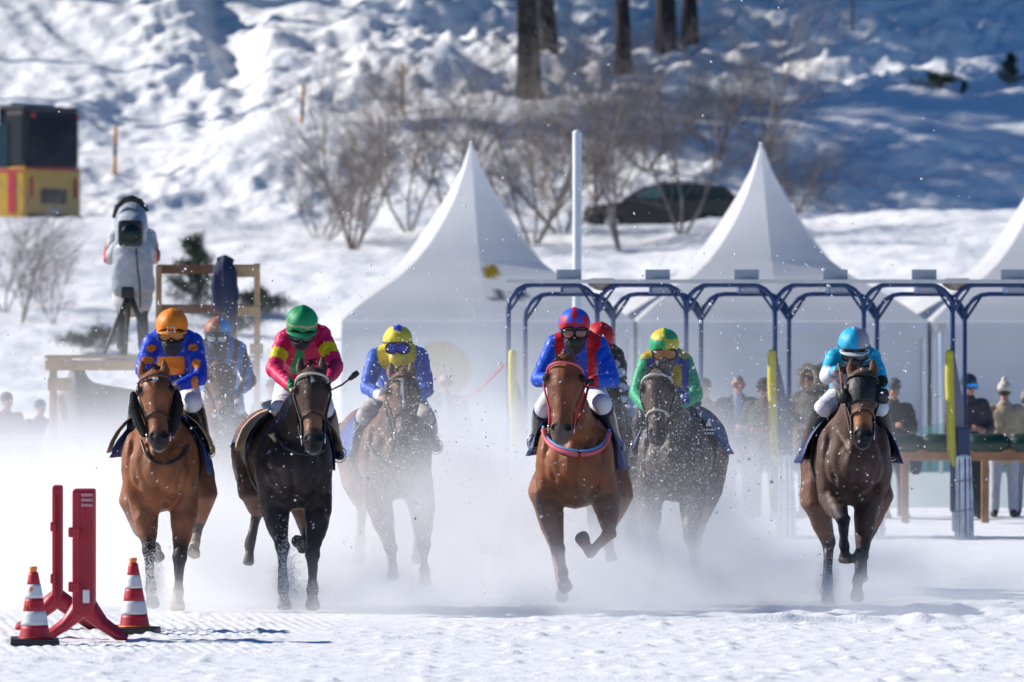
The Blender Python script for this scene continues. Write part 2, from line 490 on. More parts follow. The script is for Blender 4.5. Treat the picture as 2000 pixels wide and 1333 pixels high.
tent(2050, 143.0 + 2 * DY, 'white pagoda tent cut off by the right edge of the picture')
# yellow disc printed on the front wall of the first tent
m = MB(); ctr = W(862, 728, 140.2); n = 40
P_ = lambda a, r, o: tc1 + tR1 @ Vector((-.80 + r * math.cos(a), -2.475 + o, 1.72 + r * math.sin(a)))
V = [P_(0, 0, 0)] + [P_(2 * math.pi * k / n, .50, 0) for k in range(n)] + [P_(2 * math.pi * k / n, .50, .012) for k in range(n)]
Fc = [(0, 1 + (k + 1) % n, 1 + k) for k in range(n)] + [(1 + k, 1 + (k + 1) % n, 1 + n + (k + 1) % n, 1 + n + k) for k in range(n)]
mk('wall_disc', [tuple(v) for v in V], Fc, mat('print_yellow', (.60, .46, .24), .6), t1, smooth=False)

# ------------------------------------------------------------------ starting gate
GATE_BLUE = mat('gate_paint_blue', (.009, .040, .15), rough=.4, noise=.15)
GATE_PAD_Y = mat('pad_yellow', (.60, .50, .03), rough=.55, noise=.12, bump=.4)
GATE_CLOTH = mat('gate_panel_blue', (.007, .030, .13), rough=.6, noise=.15)
PLATE = mat('plate_grey', (.33, .37, .42), rough=.5, noise=.05)
BEAM = mat('beam_white', (.62, .62, .60), rough=.5, noise=.08)
TAPE = mat('foil_grey_white', (.86, .86, .86), rough=.35, noise=.35, nscale=9, bump=.6, bscale=9)
CANVAS = mat('canvas_bag', (.36, .31, .27), rough=.85, noise=.15, bump=.4)
GY = 89.0; GB = 90.1
gate = empty('starting_gate', (0, GY, 0))
tag(gate, 'blue tubular starting gate with yellow padded posts and grey number plates', 'starting gate')
AX = [993 + 173.5 * i for i in range(-0, 8)]
BX = [1026 + 171.6 * i for i in range(-0, 8)]
def gpt(px, py, Y): return W(px, py, Y)
def arch(name, x0, x1, ytop, Y, r, ybot, legs):
    rd = 46; pts = []
    def corner(cx, cy, a0, a1): return [(cx + rd * math.cos(math.radians(a)), cy - rd * math.sin(math.radians(a))) for a in np.linspace(a0, a1, 6)]
    pts = ([(x0, ybot)] if legs[0] else []) + corner(x0 + rd, ytop + rd, 180, 90) + corner(x1 - rd, ytop + rd, 90, 0) + ([(x1, ybot)] if legs[1] else [])
    m = MB(); m.limb([gpt(a, b, Y) for a, b in pts], [r] * len(pts), n=8, side=(0, 1, 0)); return m.build(name, GATE_BLUE, gate)
for i in range(7):
    arch('front_arch', AX[i], AX[i + 1], 557, GY, .026, 0, (False, False))
    arch('rear_arch', BX[i], BX[i + 1], 575, GB, .025, 0, (False, False))
    for x0, sg in ((BX[i], 1), (BX[i + 1], -1)):
        m = MB(); m.limb([gpt(x0 + 2 * sg, 625, GB), gpt(x0 + 34 * sg, 577, GB)], [.016, .016], n=6); m.build('brace', GATE_BLUE, gate)
    for x0, sg in ((AX[i], 1), (AX[i + 1], -1)):
        m = MB(); m.limb([gpt(x0 + 2 * sg, 608, GY), gpt(x0 + 36 * sg, 559, GY)], [.014, .014], n=6); m.build('brace', GATE_BLUE, gate)
    cx = AX[i] + 118
    m = MB(); m.box((gpt(cx, 538, GY + .02)), (.27, .02, .125), bevel=.006); m.build('number_plate', PLATE, gate, smooth=False)
    m = MB(); m.box((gpt(cx + 8, 566, GY + .5)), (.27, .9, .075), bevel=.01); m.build('lock_box', GATE_BLUE, gate, smooth=False)
    m = MB(); m.box((gpt(cx + 8, 566, GY + .02)), (.21, .06, .05), bevel=.006); m.build('lock_cover', PLATE, gate, smooth=False)
    m = MB(); m.limb([gpt(AX[i + 1] - 2, 612, GY), gpt(BX[i + 1] - 12, 595, GB), gpt(BX[i + 1], 632, GB)], [.02, .02, .02], n=6); m.build('tie_bar', GATE_BLUE, gate)
m = MB(); m.box(((AX[0] + AX[-1]) / 2 / F * GY - 1000 / F * GY, GY, gpt(0, 550, GY).z), ((AX[-1] - AX[0] + 10) / F * GY, .14, .042), bevel=.006); m.build('top_beam', BEAM, gate, smooth=False)
for i in range(8):
    m = MB(); p = gpt(AX[i], 600, GY); m.limb([p, Vector((p.x, GY, .3))], [.028, .028], n=10, side=(0, 1, 0)); m.build('front_post', GATE_BLUE, gate)
    p2 = gpt(BX[i], 620, GB); m = MB(); m.limb([p2, Vector((p2.x, GB, .3))], [.027, .027], n=10, side=(0, 1, 0)); m.build('rear_post', GATE_BLUE, gate)
    # padded yellow roll in front of the post
    q = gpt(AX[i] + (-6 if i else 8), 690, GY - .05); m = MB()
    m.limb([q, q + Vector((.0, 0, -.3)), q + Vector((.012, 0, -.7)), q + Vector((.02, 0, -1.05)), q + Vector((.045, 0, -1.22))], [.045, .05, .047, .05, .02], n=12, side=(0, 1, 0)); m.build('pad', GATE_PAD_Y, gate)
    # wedge panel between the two posts
    a = gpt(AX[i] + 3, 688, GY); b = gpt(BX[i], 800, GB)
    zb = .95; V = []
    for off in (-.015, .015):
        V += [(a.x, a.y + off, a.z), (b.x, b.y + off, b.z), (b.x, b.y + off, zb), (a.x, a.y + off, zb)]
    mk('wedge_panel', V, [(0, 3, 2, 1), (4, 5, 6, 7), (0, 1, 5, 4), (1, 2, 6, 5), (2, 3, 7, 6), (3, 0, 4, 7)], GATE_CLOTH, gate, smooth=False)
    # wrapped foot of the partition: foil sheet with straps over a blue core
    cx_ = (a.x + b.x) / 2
    m = MB(); m.box((cx_ + .02, GY + .6, .62), (.15, 1.0, 1.15), bevel=.02); m.build('partition', GATE_BLUE, gate, smooth=False)
    m = MB(); m.limb([(cx_ + .02, GY - .06, .0), (cx_ + .02, GY - .06, .4), (cx_ + .01, GY - .06, .86)], [(.105, .06), (.10, .055), (.085, .05)], n=14); m.build('foil_wrap', TAPE, gate)
    for k, xo in enumerate((-.055, .012, .062)):
        m = MB(); m.limb([(cx_ + .02 + xo, GY - .125 + abs(xo) * .35, .02), (cx_ + .015 + xo * .9, GY - .12 + abs(xo) * .35, .86)], [.007 + .003 * (k % 2)] * 2, n=6); m.build('cable', GATE_BLUE, gate)
    for zz in (.30, .62):
        m = MB(); closed_tube_pts = [Vector((cx_ + .02 + .108 * math.cos(t_), GY - .06 + .07 * math.sin(t_), zz + .015 * math.cos(t_))) for t_ in np.linspace(0, 2 * math.pi, 17)[:-1]]
        m.limb(closed_tube_pts + closed_tube_pts[:1], [.007] * 17, n=5); m.build('strap', PLATE, gate)
for px, py in ((1176, 556), (1868, 556)):
    m = MB(); m.ell(gpt(px, py, GY + .1), (.13, .10, .07)); m.limb([gpt(px - 22, py - 4, GY + .1), gpt(px + 22, py - 4, GY + .1)], [.05, .05], n=10)
    V, Q = fuse(m, .02, 2); mk('canvas_bag', V, Q, CANVAS, gate)
mat('tyre_black', (.015, .015, .016), .8)

# red line strung from the gate
m = MB(); p0, p1 = gpt(985, 712, GY - .05), gpt(892, 786, GY + 1.0)
pts = [p0.lerp(p1, t) + Vector((0, 0, -.05 * math.sin(math.pi * t))) for t in np.linspace(0, 1, 9)]
m.limb(pts, [(.022, .006)] * 9, n=6); tag(m.build('barrier_tape', mat('tape_red', (.55, .06, .06), .5), loc=tuple(p0)), 'red tape strung from the first gate post towards the man in sunglasses', 'tape')

# ------------------------------------------------------------------ white mast and lamp post by the tents
def post(name, px, ytop, Y, r, zbase, mt, label, cat):
    p = W(px, ytop, Y); root = empty(name, (p.x, Y, zbase)); tag(root, label, cat)
    m = MB(); m.limb([(p.x, Y, zbase), (p.x, Y, p.z)], [r, r], n=12, side=(0, 1, 0)); m.build('shaft', mt, root); return root, p
r_, p = post('mast', 1127, 262, 100, .055, 0, mat('mast_white', (.72, .74, .76), .4), 'tall white mast rising behind the first gate stall', 'mast')
m = MB(); m.ell(p, (.058, .058, .05)); m.build('cap', MATS['mast_white'], r_)
m = MB(); m.box((p.x - .02, 100, .04), (.5, .5, .08), bevel=.01); m.build('base_plate', ALU, r_, smooth=False)
r_, p = post('flood_light', 1838, 640, 138.5, .035, 0, ALU, 'slim pole with a small beige lamp box in front of the right tents', 'light pole')
m = MB(); m.box(p, (.16, .14, .12), bevel=.015); m.build('lamp_box', mat('lamp_beige', (.42, .37, .32), .6), r_, smooth=False)
m = MB(); m.box(p + Vector((.01, -.075, 0)), (.12, .012, .08), bevel=.004); m.build('lamp_glass', mat('lamp_glass', (.5, .5, .5), .1), r_, smooth=False)

# ------------------------------------------------------------------ spectator barrier with green bolsters, green netting behind
WOOD_RAIL = mat('wood_rail', (.34, .17, .09), rough=.75, noise=.25, nscale=6, bump=.3, bscale=20)
BOLSTER = mat('bolster_green', (.005, .034, .020), rough=.4, noise=.2, bump=.5, bscale=8)
RY = 97.0
rail = empty('padded_rail', (W(1880, 900, RY).x, RY, 0)); tag(rail, 'brown wooden rail topped with dark green bolsters behind the gate', 'barrier')
xa, xb = W(1755, 890, RY).x, W(2200, 890, RY).x; zr = W(0, 889, RY).z
m = MB(); m.box(((xa + xb) / 2, RY, zr), (xb - xa, .08, .14), bevel=.012); m.build('rail', WOOD_RAIL, rail, smooth=False)
for px in (1768, 1925, 2080):
    m = MB(); m.box((W(px, 890, RY).x, RY + .09, zr / 2 + .03), (.09, .09, zr + .1), bevel=.01); m.build('rail_post', WOOD_RAIL, rail, smooth=False)
for x0, x1 in ((1738, 1793), (1808, 1866), (1897, 1962), (1980, 2038), (2052, 2108)):
    a, b = W(x0, 866, RY), W(x1, 866, RY); m = MB()
    m.limb([a, a.lerp(b, .1), a.lerp(b, .5), a.lerp(b, .9), b], [(.088, .092), (.118, .118), (.112, .112), (.118, .118), (.088, .092)], n=14, side=(0, 1, 0)); m.build('bolster', BOLSTER, rail)
    for q in (a, b):
        m = MB(); pp = q.lerp((a + b) / 2, -.04); m.limb([pp + Vector((0, 0, .10)), pp + Vector((0, 0, -.15))], [.012, .012], n=6); m.build('lashing', ALU, rail)

def net_mat():
    m = bpy.data.materials.new('netting_green'); m.use_nodes = True; nt = m.node_tree; b = nt.nodes['Principled BSDF']
    b.inputs['Base Color'].default_value = (.12, .42, .33, 1); b.inputs['Roughness'].default_value = .7
    tc = nt.nodes.new('ShaderNodeTexCoord'); ck = nt.nodes.new('ShaderNodeTexBrick'); ck.inputs['Scale'].default_value = 26
    ck.inputs['Color1'].default_value = (.16, .16, .16, 1); ck.inputs['Color2'].default_value = (.22, .22, .22, 1); ck.inputs['Mortar'].default_value = (.75, .75, .75, 1); ck.inputs['Mortar Size'].default_value = .05; ck.offset = 0
    mp = nt.nodes.new('ShaderNodeMapping'); mp.inputs['Rotation'].default_value = (math.radians(90), 0, 0)
    nt.links.new(tc.outputs['Object'], mp.inputs[0]); nt.links.new(mp.outputs[0], ck.inputs[0]); nt.links.new(ck.outputs[0], b.inputs['Alpha']); return m
NY = 104.0
net = empty('safety_net', (W(1900, 900, NY).x, NY, 0)); tag(net, 'pale green safety netting stretched behind the spectators at the rail', 'net')
V = []; Fc = []; nx, nz_ = 40, 10
for i in range(nz_ + 1):
    for j in range(nx + 1):
        x = W(1735 + 420 * j / nx, 0, NY).x; z = .05 + (W(0, 828, NY).z - .05) * i / nz_ - .05 * math.sin(j * math.pi / 10) ** 2 * (i / nz_)
        V.append((x, NY + .03 * math.sin(j * .9) + .02 * math.sin(i * 1.3 + j * .4), z))
for i in range(nz_):
    for j in range(nx): a = i * (nx + 1) + j; Fc.append((a, a + 1, a + nx + 2, a + nx + 1))
mk('netting', V, Fc, net_mat(), net)
for px in (1735, 1945, 2155):
    m = MB(); p = W(px, 820, NY); m.limb([(p.x, NY + .05, 0), (p.x, NY + .05, p.z)], [.02, .02], n=8, side=(0, 1, 0)); m.build('net_pole', ALU, net)
# pale rail far left in the powder
lr = empty('low_fence', (W(50, 900, 100).x, 100, 0)); tag(lr, 'pale wooden board fence at the left edge, veiled by powder snow', 'fence')
for k, z in enumerate((.95, .55)):
    m = MB(); m.box((W(60, 0, 100).x, 100, z), (1.9, .04, .14), bevel=.008); m.build('board', mat('wood_pale', (.55, .42, .28), .75, noise=.2, nscale=5), lr, smooth=False)
for px in (-60, 25, 150):
    m = MB(); m.box((W(px, 0, 100).x, 100.05, .52), (.08, .06, 1.04), bevel=.006); m.build('fence_post', MATS['wood_pale'], lr, smooth=False)

# ------------------------------------------------------------------ camera platform
WOOD_NEW = mat('timber_new', (.52, .34, .17), rough=.75, noise=.22, nscale=5, bump=.2, bscale=25)
WOOD_RED = mat('timber_weathered', (.25, .13, .07), rough=.8, noise=.25, nscale=5, bump=.2, bscale=25)
PY = 97.0
zd = W(0, 694, PY).z
plat = empty('camera_platform', (W(300, 900, PY).x, PY, 0)); tag(plat, 'wooden scaffold platform carrying the television camera, with open railings', 'platform')
xl, xr = W(97, 0, PY).x, W(508, 0, PY).x
for k in range(14):
    m = MB(); m.box(((xl + xr) / 2, PY - .95 + k * .15, zd - .02), (xr - xl, .14, .04), bevel=.004); m.build('deck_plank', WOOD_NEW, plat, smooth=False)
def bar(name, p, q, w, d, mt):
    p, q = Vector(p), Vector(q); v = q - p; L = v.length; rot = v.to_track_quat('X', 'Z').to_matrix(); m = MB(); m.box((p + q) / 2, (L, d, w), rot, bevel=.006); return m.build(name, mt, plat, smooth=False)
wp = lambda px, py, dy=0: W(px, py, PY + dy)
for px, dy in ((104, -.9), (104, 1.0), (310, -.9), (310, 1.0)):
    x = wp(px, 0, dy).x; bar('platform_leg', (x, PY + dy, 0), (x, PY + dy, zd - .05), .09, .09, WOOD_NEW)
for py in (709, 751):
    bar('step_board', wp(93, py, -1.05), wp(141, py, -1.05), .15, .035, WOOD_NEW)
bar('strut', wp(118, 772, -1.0), wp(140, 880, -1.0), .07, .06, WOOD_NEW)
bar('strut', wp(100, 765, -1.0), wp(104, 850, -1.0), .04, .04, WOOD_NEW)
for px, y0, dy in ((502, 515, -.9), (458, 520, -.9), (502, 515, 1.0), (310, 520, 1.0)):
    a = wp(px, y0, dy); bar('rail_post', a, Vector((a.x, a.y, 0.0)), .07, .07, WOOD_NEW)
bar('hand_rail', wp(306, 526, 1.0), wp(508, 526, 1.0), .11, .04, WOOD_RED); bar('hand_rail', wp(306, 604, 1.0), wp(508, 604, 1.0), .11, .04, WOOD_RED)
bar('hand_rail', wp(452, 531, -.95), wp(508, 531, -.95), .13, .04, WOOD_NEW); bar('hand_rail', wp(452, 609, -.95), wp(508, 609, -.95), .12, .04, WOOD_NEW)
bar('hand_rail', wp(488, 682, -.95), wp(514, 682, -.95), .12, .04, WOOD_NEW)
bar('cross_beam', (xl, PY - .92, zd - .12), (xr, PY - .92, zd - .12), .12, .06, WOOD_NEW)
# dark tarpaulin thrown over gear below the platform
tarp = MB(); T0 = lambda px, py, dy: W(px, py, PY + dy)
tarp.limb([T0(150, 716, .6), T0(152, 800, .6), T0(156, 1000, .6)], [(.10, .3), (.30, .6), (.55, .8)], n=16); tarp.limb([T0(160, 760, .6), T0(215, 800, .6), T0(330, 850, .6), T0(420, 880, .6)], [.12, .3, .5, .5], n=14)
tarp.limb([T0(180, 840, .6), T0(180, 1005, .6)], [(.55, .5), (.8, .7)], n=16); tarp.limb([T0(300, 870, .6), T0(300, 1005, .6)], [(.8, .6), (1.0, .8)], n=16)
V, Q = fuse(tarp, .05, 3); V = V + .05 * np.stack([noise2(V[:, 2] * 4, V[:, 0] * 3, 5), noise2(V[:, 0] * 3, V[:, 2] * 2, 6), 0 * V[:, 0]], 1); V[:, 2] = np.maximum(V[:, 2], .01)
tag(mk('tarpaulin', V, Q, mat('tarp_brown_grey', (.20, .18, .18), .85, noise=.2, nscale=3), loc=(W(220, 0, PY).x, PY, 0)), 'grey-brown tarpaulin heaped under the camera platform', 'tarpaulin')
# navy jacket over the rail
jk = empty('hanging_jacket', tuple(wp(437, 512, -.95))); tag(jk, 'navy jacket draped over the platform rail', 'jacket')
m = MB(); NAVY = mat('jacket_navy', (.012, .018, .06), .8, noise=.25, bump=.6, bscale=9)
m.limb([wp(438, 512, -1.0), wp(438, 530, -1.04), wp(438, 565, -1.04), wp(440, 600, -1.0)], [(.10, .09), (.15, .10), (.16, .09), (.14, .07)], n=16)
m.limb([wp(424, 525, -1.05), wp(420, 560, -1.08), wp(423, 596, -1.06)], [.06, .055, .045], n=10); m.limb([wp(452, 530, -1.05), wp(456, 580, -1.06), wp(452, 640, -1.05), wp(448, 668, -1.03)], [.07, .065, .06, .05], n=10)
V, Q = fuse(m, .016, 2); n_ = .018 * noise2(V[:, 0] * 14, V[:, 2] * 7, 9); V[:, 1] += n_; V[:, 0] += .5 * n_; mk('cloth', V, Q, NAVY, jk)
m = MB(); m.limb([wp(428, 508, -1.02), wp(440, 504, -1.02), wp(452, 510, -1.02)], [.035, .04, .035], n=10); m.build('collar', NAVY, jk)

# ------------------------------------------------------------------ bus on the hill road
def bus():
    Y = 241.0
    nc = W(50, 432, Y); rc = W(142, 432, Y + 2.06)
    ang = math.atan2(rc.y - nc.y, rc.x - nc.x); ux = Vector((math.cos(ang), math.sin(ang), 0)); vy = Vector((-ux.y, ux.x, 0)); wdt = (Vector((rc.x, rc.y, 0)) - Vector((nc.x, nc.y, 0))).length
    z0 = hz(nc.x, Y) - .30
    root = empty('bus', (nc.x, nc.y, z0)); tag(root, 'yellow bus with dark windows and red stripe on the hill road', 'bus')
    Lb = 10.0; Hb = 3.25
    B = lambda u, v, z: Vector((nc.x, nc.y, z0)) + ux * u + vy * v + Vector((0, 0, z))   # u across the rear, v along the side
    YELL = mat('bus_yellow', (.52, .30, .025), .35, noise=.08, coat=.3); GLS = mat('bus_glass', (.012, .018, .03), .06, spec=.8); BLK = mat('bus_black', (.015, .015, .018), .4); REDS = mat('bus_red', (.48, .02, .05), .4); WHT = mat('bus_roof_white', (.72, .72, .70), .6)
    rotm_ = Matrix((ux, vy, Vector((0, 0, 1)))).transposed()
    def bx(name, c, size, mt, par=root, bev=.03):
        m = MB(); m.box(B(*c), size, rotm_, bev); return m.build(name, mt, par, smooth=False)
    bx('body', (wdt / 2, Lb / 2, .36 + .68), (wdt, Lb, 1.36), YELL, bev=.08)
    bx('upper_body', (wdt / 2, Lb / 2, 2.42), (wdt - .05, Lb - .04, 1.42), BLK, bev=.12)
    bx('roof', (wdt / 2, Lb / 2, 3.17), (wdt - .10, Lb - .1, .14), BLK, bev=.05)
    bx('roof_unit', (wdt / 2, Lb / 2 - .2, 3.28), (wdt - .5, Lb - 1.6, .12), WHT, bev=.05)
    bx('roof_cove', (-.005, Lb / 2 + .35, 2.98), (.05, Lb - .9, .46), WHT, bev=.02)
    rw = bx('rear_window', (wdt / 2, -.005, 2.34), (wdt - .35, .03, 1.30), GLS, bev=.012)
    bx('rear_light', (wdt - .25, -.015, 1.20), (.10, .04, .50), REDS, bev=.015); bx('rear_light', (.25, -.015, 1.20), (.10, .04, .50), REDS, bev=.015)
    bx('marker_light', (.30, -.01, 3.00), (.16, .04, .12), REDS, bev=.01); bx('marker_light', (wdt - .18, -.01, 3.00), (.10, .04, .12), REDS, bev=.01)
    bx('number_plate', (wdt / 2, -.015, .62), (.5, .03, .13), WHT, bev=.006); bx('bumper', (wdt / 2, -.04, .42), (wdt - .1, .12, .22), BLK, bev=.03)
    bx('stripe', (wdt / 2, -.012, 1.66), (wdt - .1, .02, .06), REDS, bev=.004); bx('stripe', (-.008, Lb / 2, 1.62), (.02, Lb - .2, .07), REDS, bev=.004)
    bx('stripe', (-.010, .42, 1.05), (.02, .22, 1.0), REDS, bev=.004)
    bx('engine_grille', (wdt / 2, -.012, .98), (1.1, .02, .38), BLK, bev=.006)
    for k in range(6):
        bx('side_window', (.02, .95 + 1.55 * k + .3, 2.25), (.03, 1.42, 1.15), GLS, bev=.012)
    for v in (2.3, 7.6):
        for u in (.14, wdt - .14):
            m = MB(); m.limb([B(u - .13, v, .48), B(u + .13, v, .48)], [.48, .48], n=20, side=(0, 0, 1), round_cap=False); w = m.build('wheel', MATS['tyre_black'], root, smooth=False)
            m = MB(); m.limb([B(u - .15, v, .48), B(u + .15, v, .48)], [.26, .26], n=16, side=(0, 0, 1), round_cap=False); m.build('rim', ALU, w, smooth=False)
    root.scale = (1.18, 1.18, 1.18)
bus()

# ------------------------------------------------------------------ dark car on the hill road
def car():
    Y = 241.2; p0 = W(1137, 435, Y); z0 = hz(p0.x + 2.4, Y)
    root = empty('parked_car', (p0.x, Y, z0)); tag(root, 'black estate car with greenish windows parked between the tent peaks', 'car')
    PAINT = mat('car_paint_black', (.022, .016, .016), .35, coat=.3); GL = mat('car_glass', (.010, .022, .024), .12, spec=.5); GL2 = mat('car_glass_lit', (.07, .17, .16), .2, spec=.6); TR = mat('car_trim', (.02, .02, .02), .6)  # front side window: teal reflected light painted into its glass colour
    L = 4.75; prof_lo = [(0, .42), (.02, .62), (.12, .80), (.9, .93), (1.35, .99), (2.4, 1.03), (4.3, 1.06), (4.68, 1.02), (4.75, .8), (4.75, .45), (4.5, .26), (.4, .26)]
    def extr(name, prof, ys, mt, par=root, smooth=False):
        n = len(prof); V = []; Fc = []
        for yy, sc, dz in ys:
            cx = sum(a for a, _ in prof) / n
            for a, b in prof: V.append((p0.x + cx + (a - cx) * sc, Y + yy, z0 + b + dz))
        for k in range(len(ys) - 1):
            for j in range(n): Fc.append((k * n + j, k * n + (j + 1) % n, (k + 1) * n + (j + 1) % n, (k + 1) * n + j))
        Fc.append(tuple(range(n))[::-1]); Fc.append(tuple((len(ys) - 1) * n + j for j in range(n)))
        return mk(name, V, Fc, mt, par, smooth)
    extr('body', prof_lo, [(-.90, .97, -.02), (-.86, .99, 0), (-.5, 1, .02), (.5, 1, .02), (.86, .99, 0), (.90, .97, -.02)], PAINT)
    cab = [(1.15, .98), (1.95, 1.44), (2.3, 1.52), (3.4, 1.52), (4.2, 1.42), (4.62, 1.02)]
    extr('cabin', cab, [(-.72, .97, -.01), (-.6, 1, 0), (.6, 1, 0), (.72, .97, -.01)], PAINT)
    for a, b in (((1.42, 1.04), (2.36, 1.42)), ((2.46, 1.04), (3.34, 1.44)), ((3.44, 1.05), (4.2, 1.38))):
        x0, zz0 = a; x1, zz1 = b; sl = .55 if x0 < 1.5 else .04
        extr('side_window', [(x0, zz0), (x1, zz0), (x1 - .04, zz1), (x0 + sl, zz1 - .02)], [(-.735, 1, 0), (-.715, 1, 0)], GL2 if x0 < 1.5 else GL)
    extr('windscreen', [(1.22, 1.02), (1.90, 1.42), (1.86, 1.44), (1.16, 1.03)], [(-.6, 1, 0), (.6, 1, 0)], GL)
    for x in (.85, 3.75):
        for yy in (-.82, .82):
            m = MB(); m.limb([(p0.x + x, Y + yy - .1, z0 + .33), (p0.x + x, Y + yy + .1, z0 + .33)], [.33, .33], n=22, side=(0, 0, 1), round_cap=False); w = m.build('wheel', MATS['tyre_black'], root, smooth=False)
            m = MB(); m.limb([(p0.x + x, Y + yy - .115, z0 + .33), (p0.x + x, Y + yy + .115, z0 + .33)], [.2, .2], n=14, side=(0, 0, 1), round_cap=False); m.build('rim', ALU, w, smooth=False)
    for yy in (-.62, .62):
        m = MB(); m.box((p0.x + .06, Y + yy, z0 + .70), (.10, .34, .12), bevel=.02); m.build('headlight', mat('headlight', (.7, .72, .75), .1), root, smooth=False)
        m = MB(); m.box((p0.x + 1.55, Y + yy * 1.55, z0 + 1.05), (.12, .16, .11), bevel=.02); m.build('mirror', PAINT, root, smooth=False)
    m = MB(); m.box((p0.x + 3.0, Y - .55, z0 + 1.555), (1.9, .04, .04), bevel=.01); m.build('roof_rail', TR, root, smooth=False)
car()

# ------------------------------------------------------------------ snow stakes along the upper road
STK_O = mat('stake_orange', (.55, .22, .03), .6, noise=.1); STK_B = mat('stake_black', (.02, .02, .025), .6)
def stake(px, ytop, ybot, Y, label, lean=0):
    b = W(px, ybot, Y); tp = W(px + lean, ytop, Y); g = hz(b.x, Y); L = tp - b
    root = empty('snow_stake', (b.x, Y, min(g, b.z))); tag(root, label, 'stake', 'snow stakes beside the hill road')
    base = Vector((b.x, Y, min(g, b.z) - .2))
    for nm, a, c, mt in (('lower_band', 0, .22, STK_O), ('dark_band', .22, .56, STK_B), ('upper_band', .56, 1.0, STK_O)):
        m = MB(); q0 = b + L * a if a else base; m.limb([q0, b + L * c], [.062, .058], n=10, side=(0, 1, 0), round_cap=False); m.build(nm, mt, root)
stake(224, 247, 321, 252.5, 'yellow and black snow stake just beside the bus', 2)
stake(589, 166, 242, 257.5, 'orange and black snow stake midway up the slope left of the shrubs', 4)
stake(786, 124, 226, 258.5, 'tall orange and black snow stake above the first tent', 0)
stake(1164, 288, 400, 247, 'orange snow stake half hidden behind the white mast', -4)

# ------------------------------------------------------------------ bare shrubs and birches
BARK = mat('shrub_bark', (.21, .175, .16), .85, noise=.25, nscale=3)
def shrub_mesh(seed, height, spread, stems, depth, twig):
    rng = random.Random(seed); V = []; Fc = []
    def seg(p, q, r0, r1, n=3):
        b = len(V); t = (q - p).normalized(); s = t.cross(Vector((.3, .9, .1))).normalized(); u = t.cross(s)
        for c, r in ((p, r0), (q, r1)):
            for k in range(n):
                a = 2 * math.pi * k / n; V.append(tuple(c + s * (r * math.cos(a)) + u * (r * math.sin(a))))
        for k in range(n): Fc.append((b + k, b + (k + 1) % n, b + n + (k + 1) % n, b + n + k))
    def grow(p, d, L, r, lev):
        n = 4 if lev < 2 else 3
        for i in range(n):
            d = (d + Vector((rng.gauss(0, .16), rng.gauss(0, .16), rng.gauss(0.03, .10)))).normalized()
            q = p + d * (L / n); r2 = r * .84
            seg(p, q, r, r2, 4 if lev == 0 else 3)
            if lev < depth:
                for k in range(rng.choice((1, 2, 2)) if lev < depth - 1 else twig):
                    ax = d.cross(Vector((rng.uniform(-1, 1), rng.uniform(-1, 1), rng.uniform(-1, 1)))).normalized()
                    nd = Quaternion(ax, rng.uniform(.35, .95)) @ d; nd.z += .12; nd.normalize()
                    grow(q, nd, L * rng.uniform(.42, .68), r2 * .58, lev + 1)
            p, r = q, r2
    for s in range(stems):
        a = rng.uniform(0, 2 * math.pi); d = Vector((math.cos(a) * spread, math.sin(a) * spread, 1)).normalized()
        grow(Vector((math.cos(a) * .08, math.sin(a) * .08, -.1)), d, height * rng.uniform(.5, .75), height * .0075, 0)
    me = bpy.data.meshes.new('branches'); me.from_pydata(V, [], Fc); me.materials.append(BARK); return me
SHR = [shrub_mesh(101, 5.6, .65, 6, 3, 5), shrub_mesh(102, 5.8, .30, 3, 3, 5), shrub_mesh(103, 5.2, .85, 7, 3, 4)]
def shrub(px, ybase, Y, kind, sc, label, rz=0.0, cat='shrub'):
    x = W(px, ybase, Y).x; z = hz(x, Y)
    root = empty('bare_shrub', (x, Y, z)); tag(root, label, cat, 'leafless shrubs on the snowy slope')
    o = bpy.data.objects.new('branches', SHR[kind]); COL.objects.link(o); o.parent = root; o.scale = (sc, sc, sc * 1.0); o.rotation_euler = (0, 0, rz); return root
shrub(690, 545, 226, 0, 1.10, 'large leafless shrub spreading to the left of the first tent', .3)
shrub(632, 500, 230, 2, .62, 'low brownish leafless bush at the far left of the shrub belt', 1.3)
shrub(878, 470, 232, 1, 1.05, 'slim leafless birch rising just left of the first tent peak', .9)
shrub(800, 470, 234, 1, .95, 'leafless birch between the large shrub and the first tent', 2.0)
shrub(1040, 520, 228, 0, 1.12, 'dense leafless shrub between the first tent peak and the white mast', 2.2)
shrub(1100, 520, 232, 2, .95, 'leafless shrub directly behind the white mast', 4.0)
shrub(1215, 545, 226, 1, 1.22, 'crooked leafless tree in front of the black car', 3.1)
shrub(1330, 500, 229, 1, 1.05, 'leafless sapling crossing the roof of the black car', 5.0)
shrub(1260, 300, 250, 2, .75, 'leafless bush on the bank above the black car', .5)
shrub(1400, 300, 251, 0, .70, 'leafless bush on the bank left of the middle tent peak', 1.1)
shrub(1480, 290, 249, 1, 1.08, 'tall thin leafless birch directly above the middle tent peak', .1)
shrub(1555, 430, 247, 2, .55, 'small leafless bush right of the middle tent peak', 2.9)
shrub(760, 240, 257, 2, .40, 'small leafless bush beside the tall snow stake', 2.4)
shrub(40, 590, 205, 1, .55, 'thin leafless sapling nearest the left edge below the bus', .4)
shrub(8, 570, 208, 1, .6, 'leafless sapling cut by the left edge below the bus', 1.4)
shrub(106, 585, 204, 1, .42, 'short leafless sapling between the bus and the camera', 2.4)

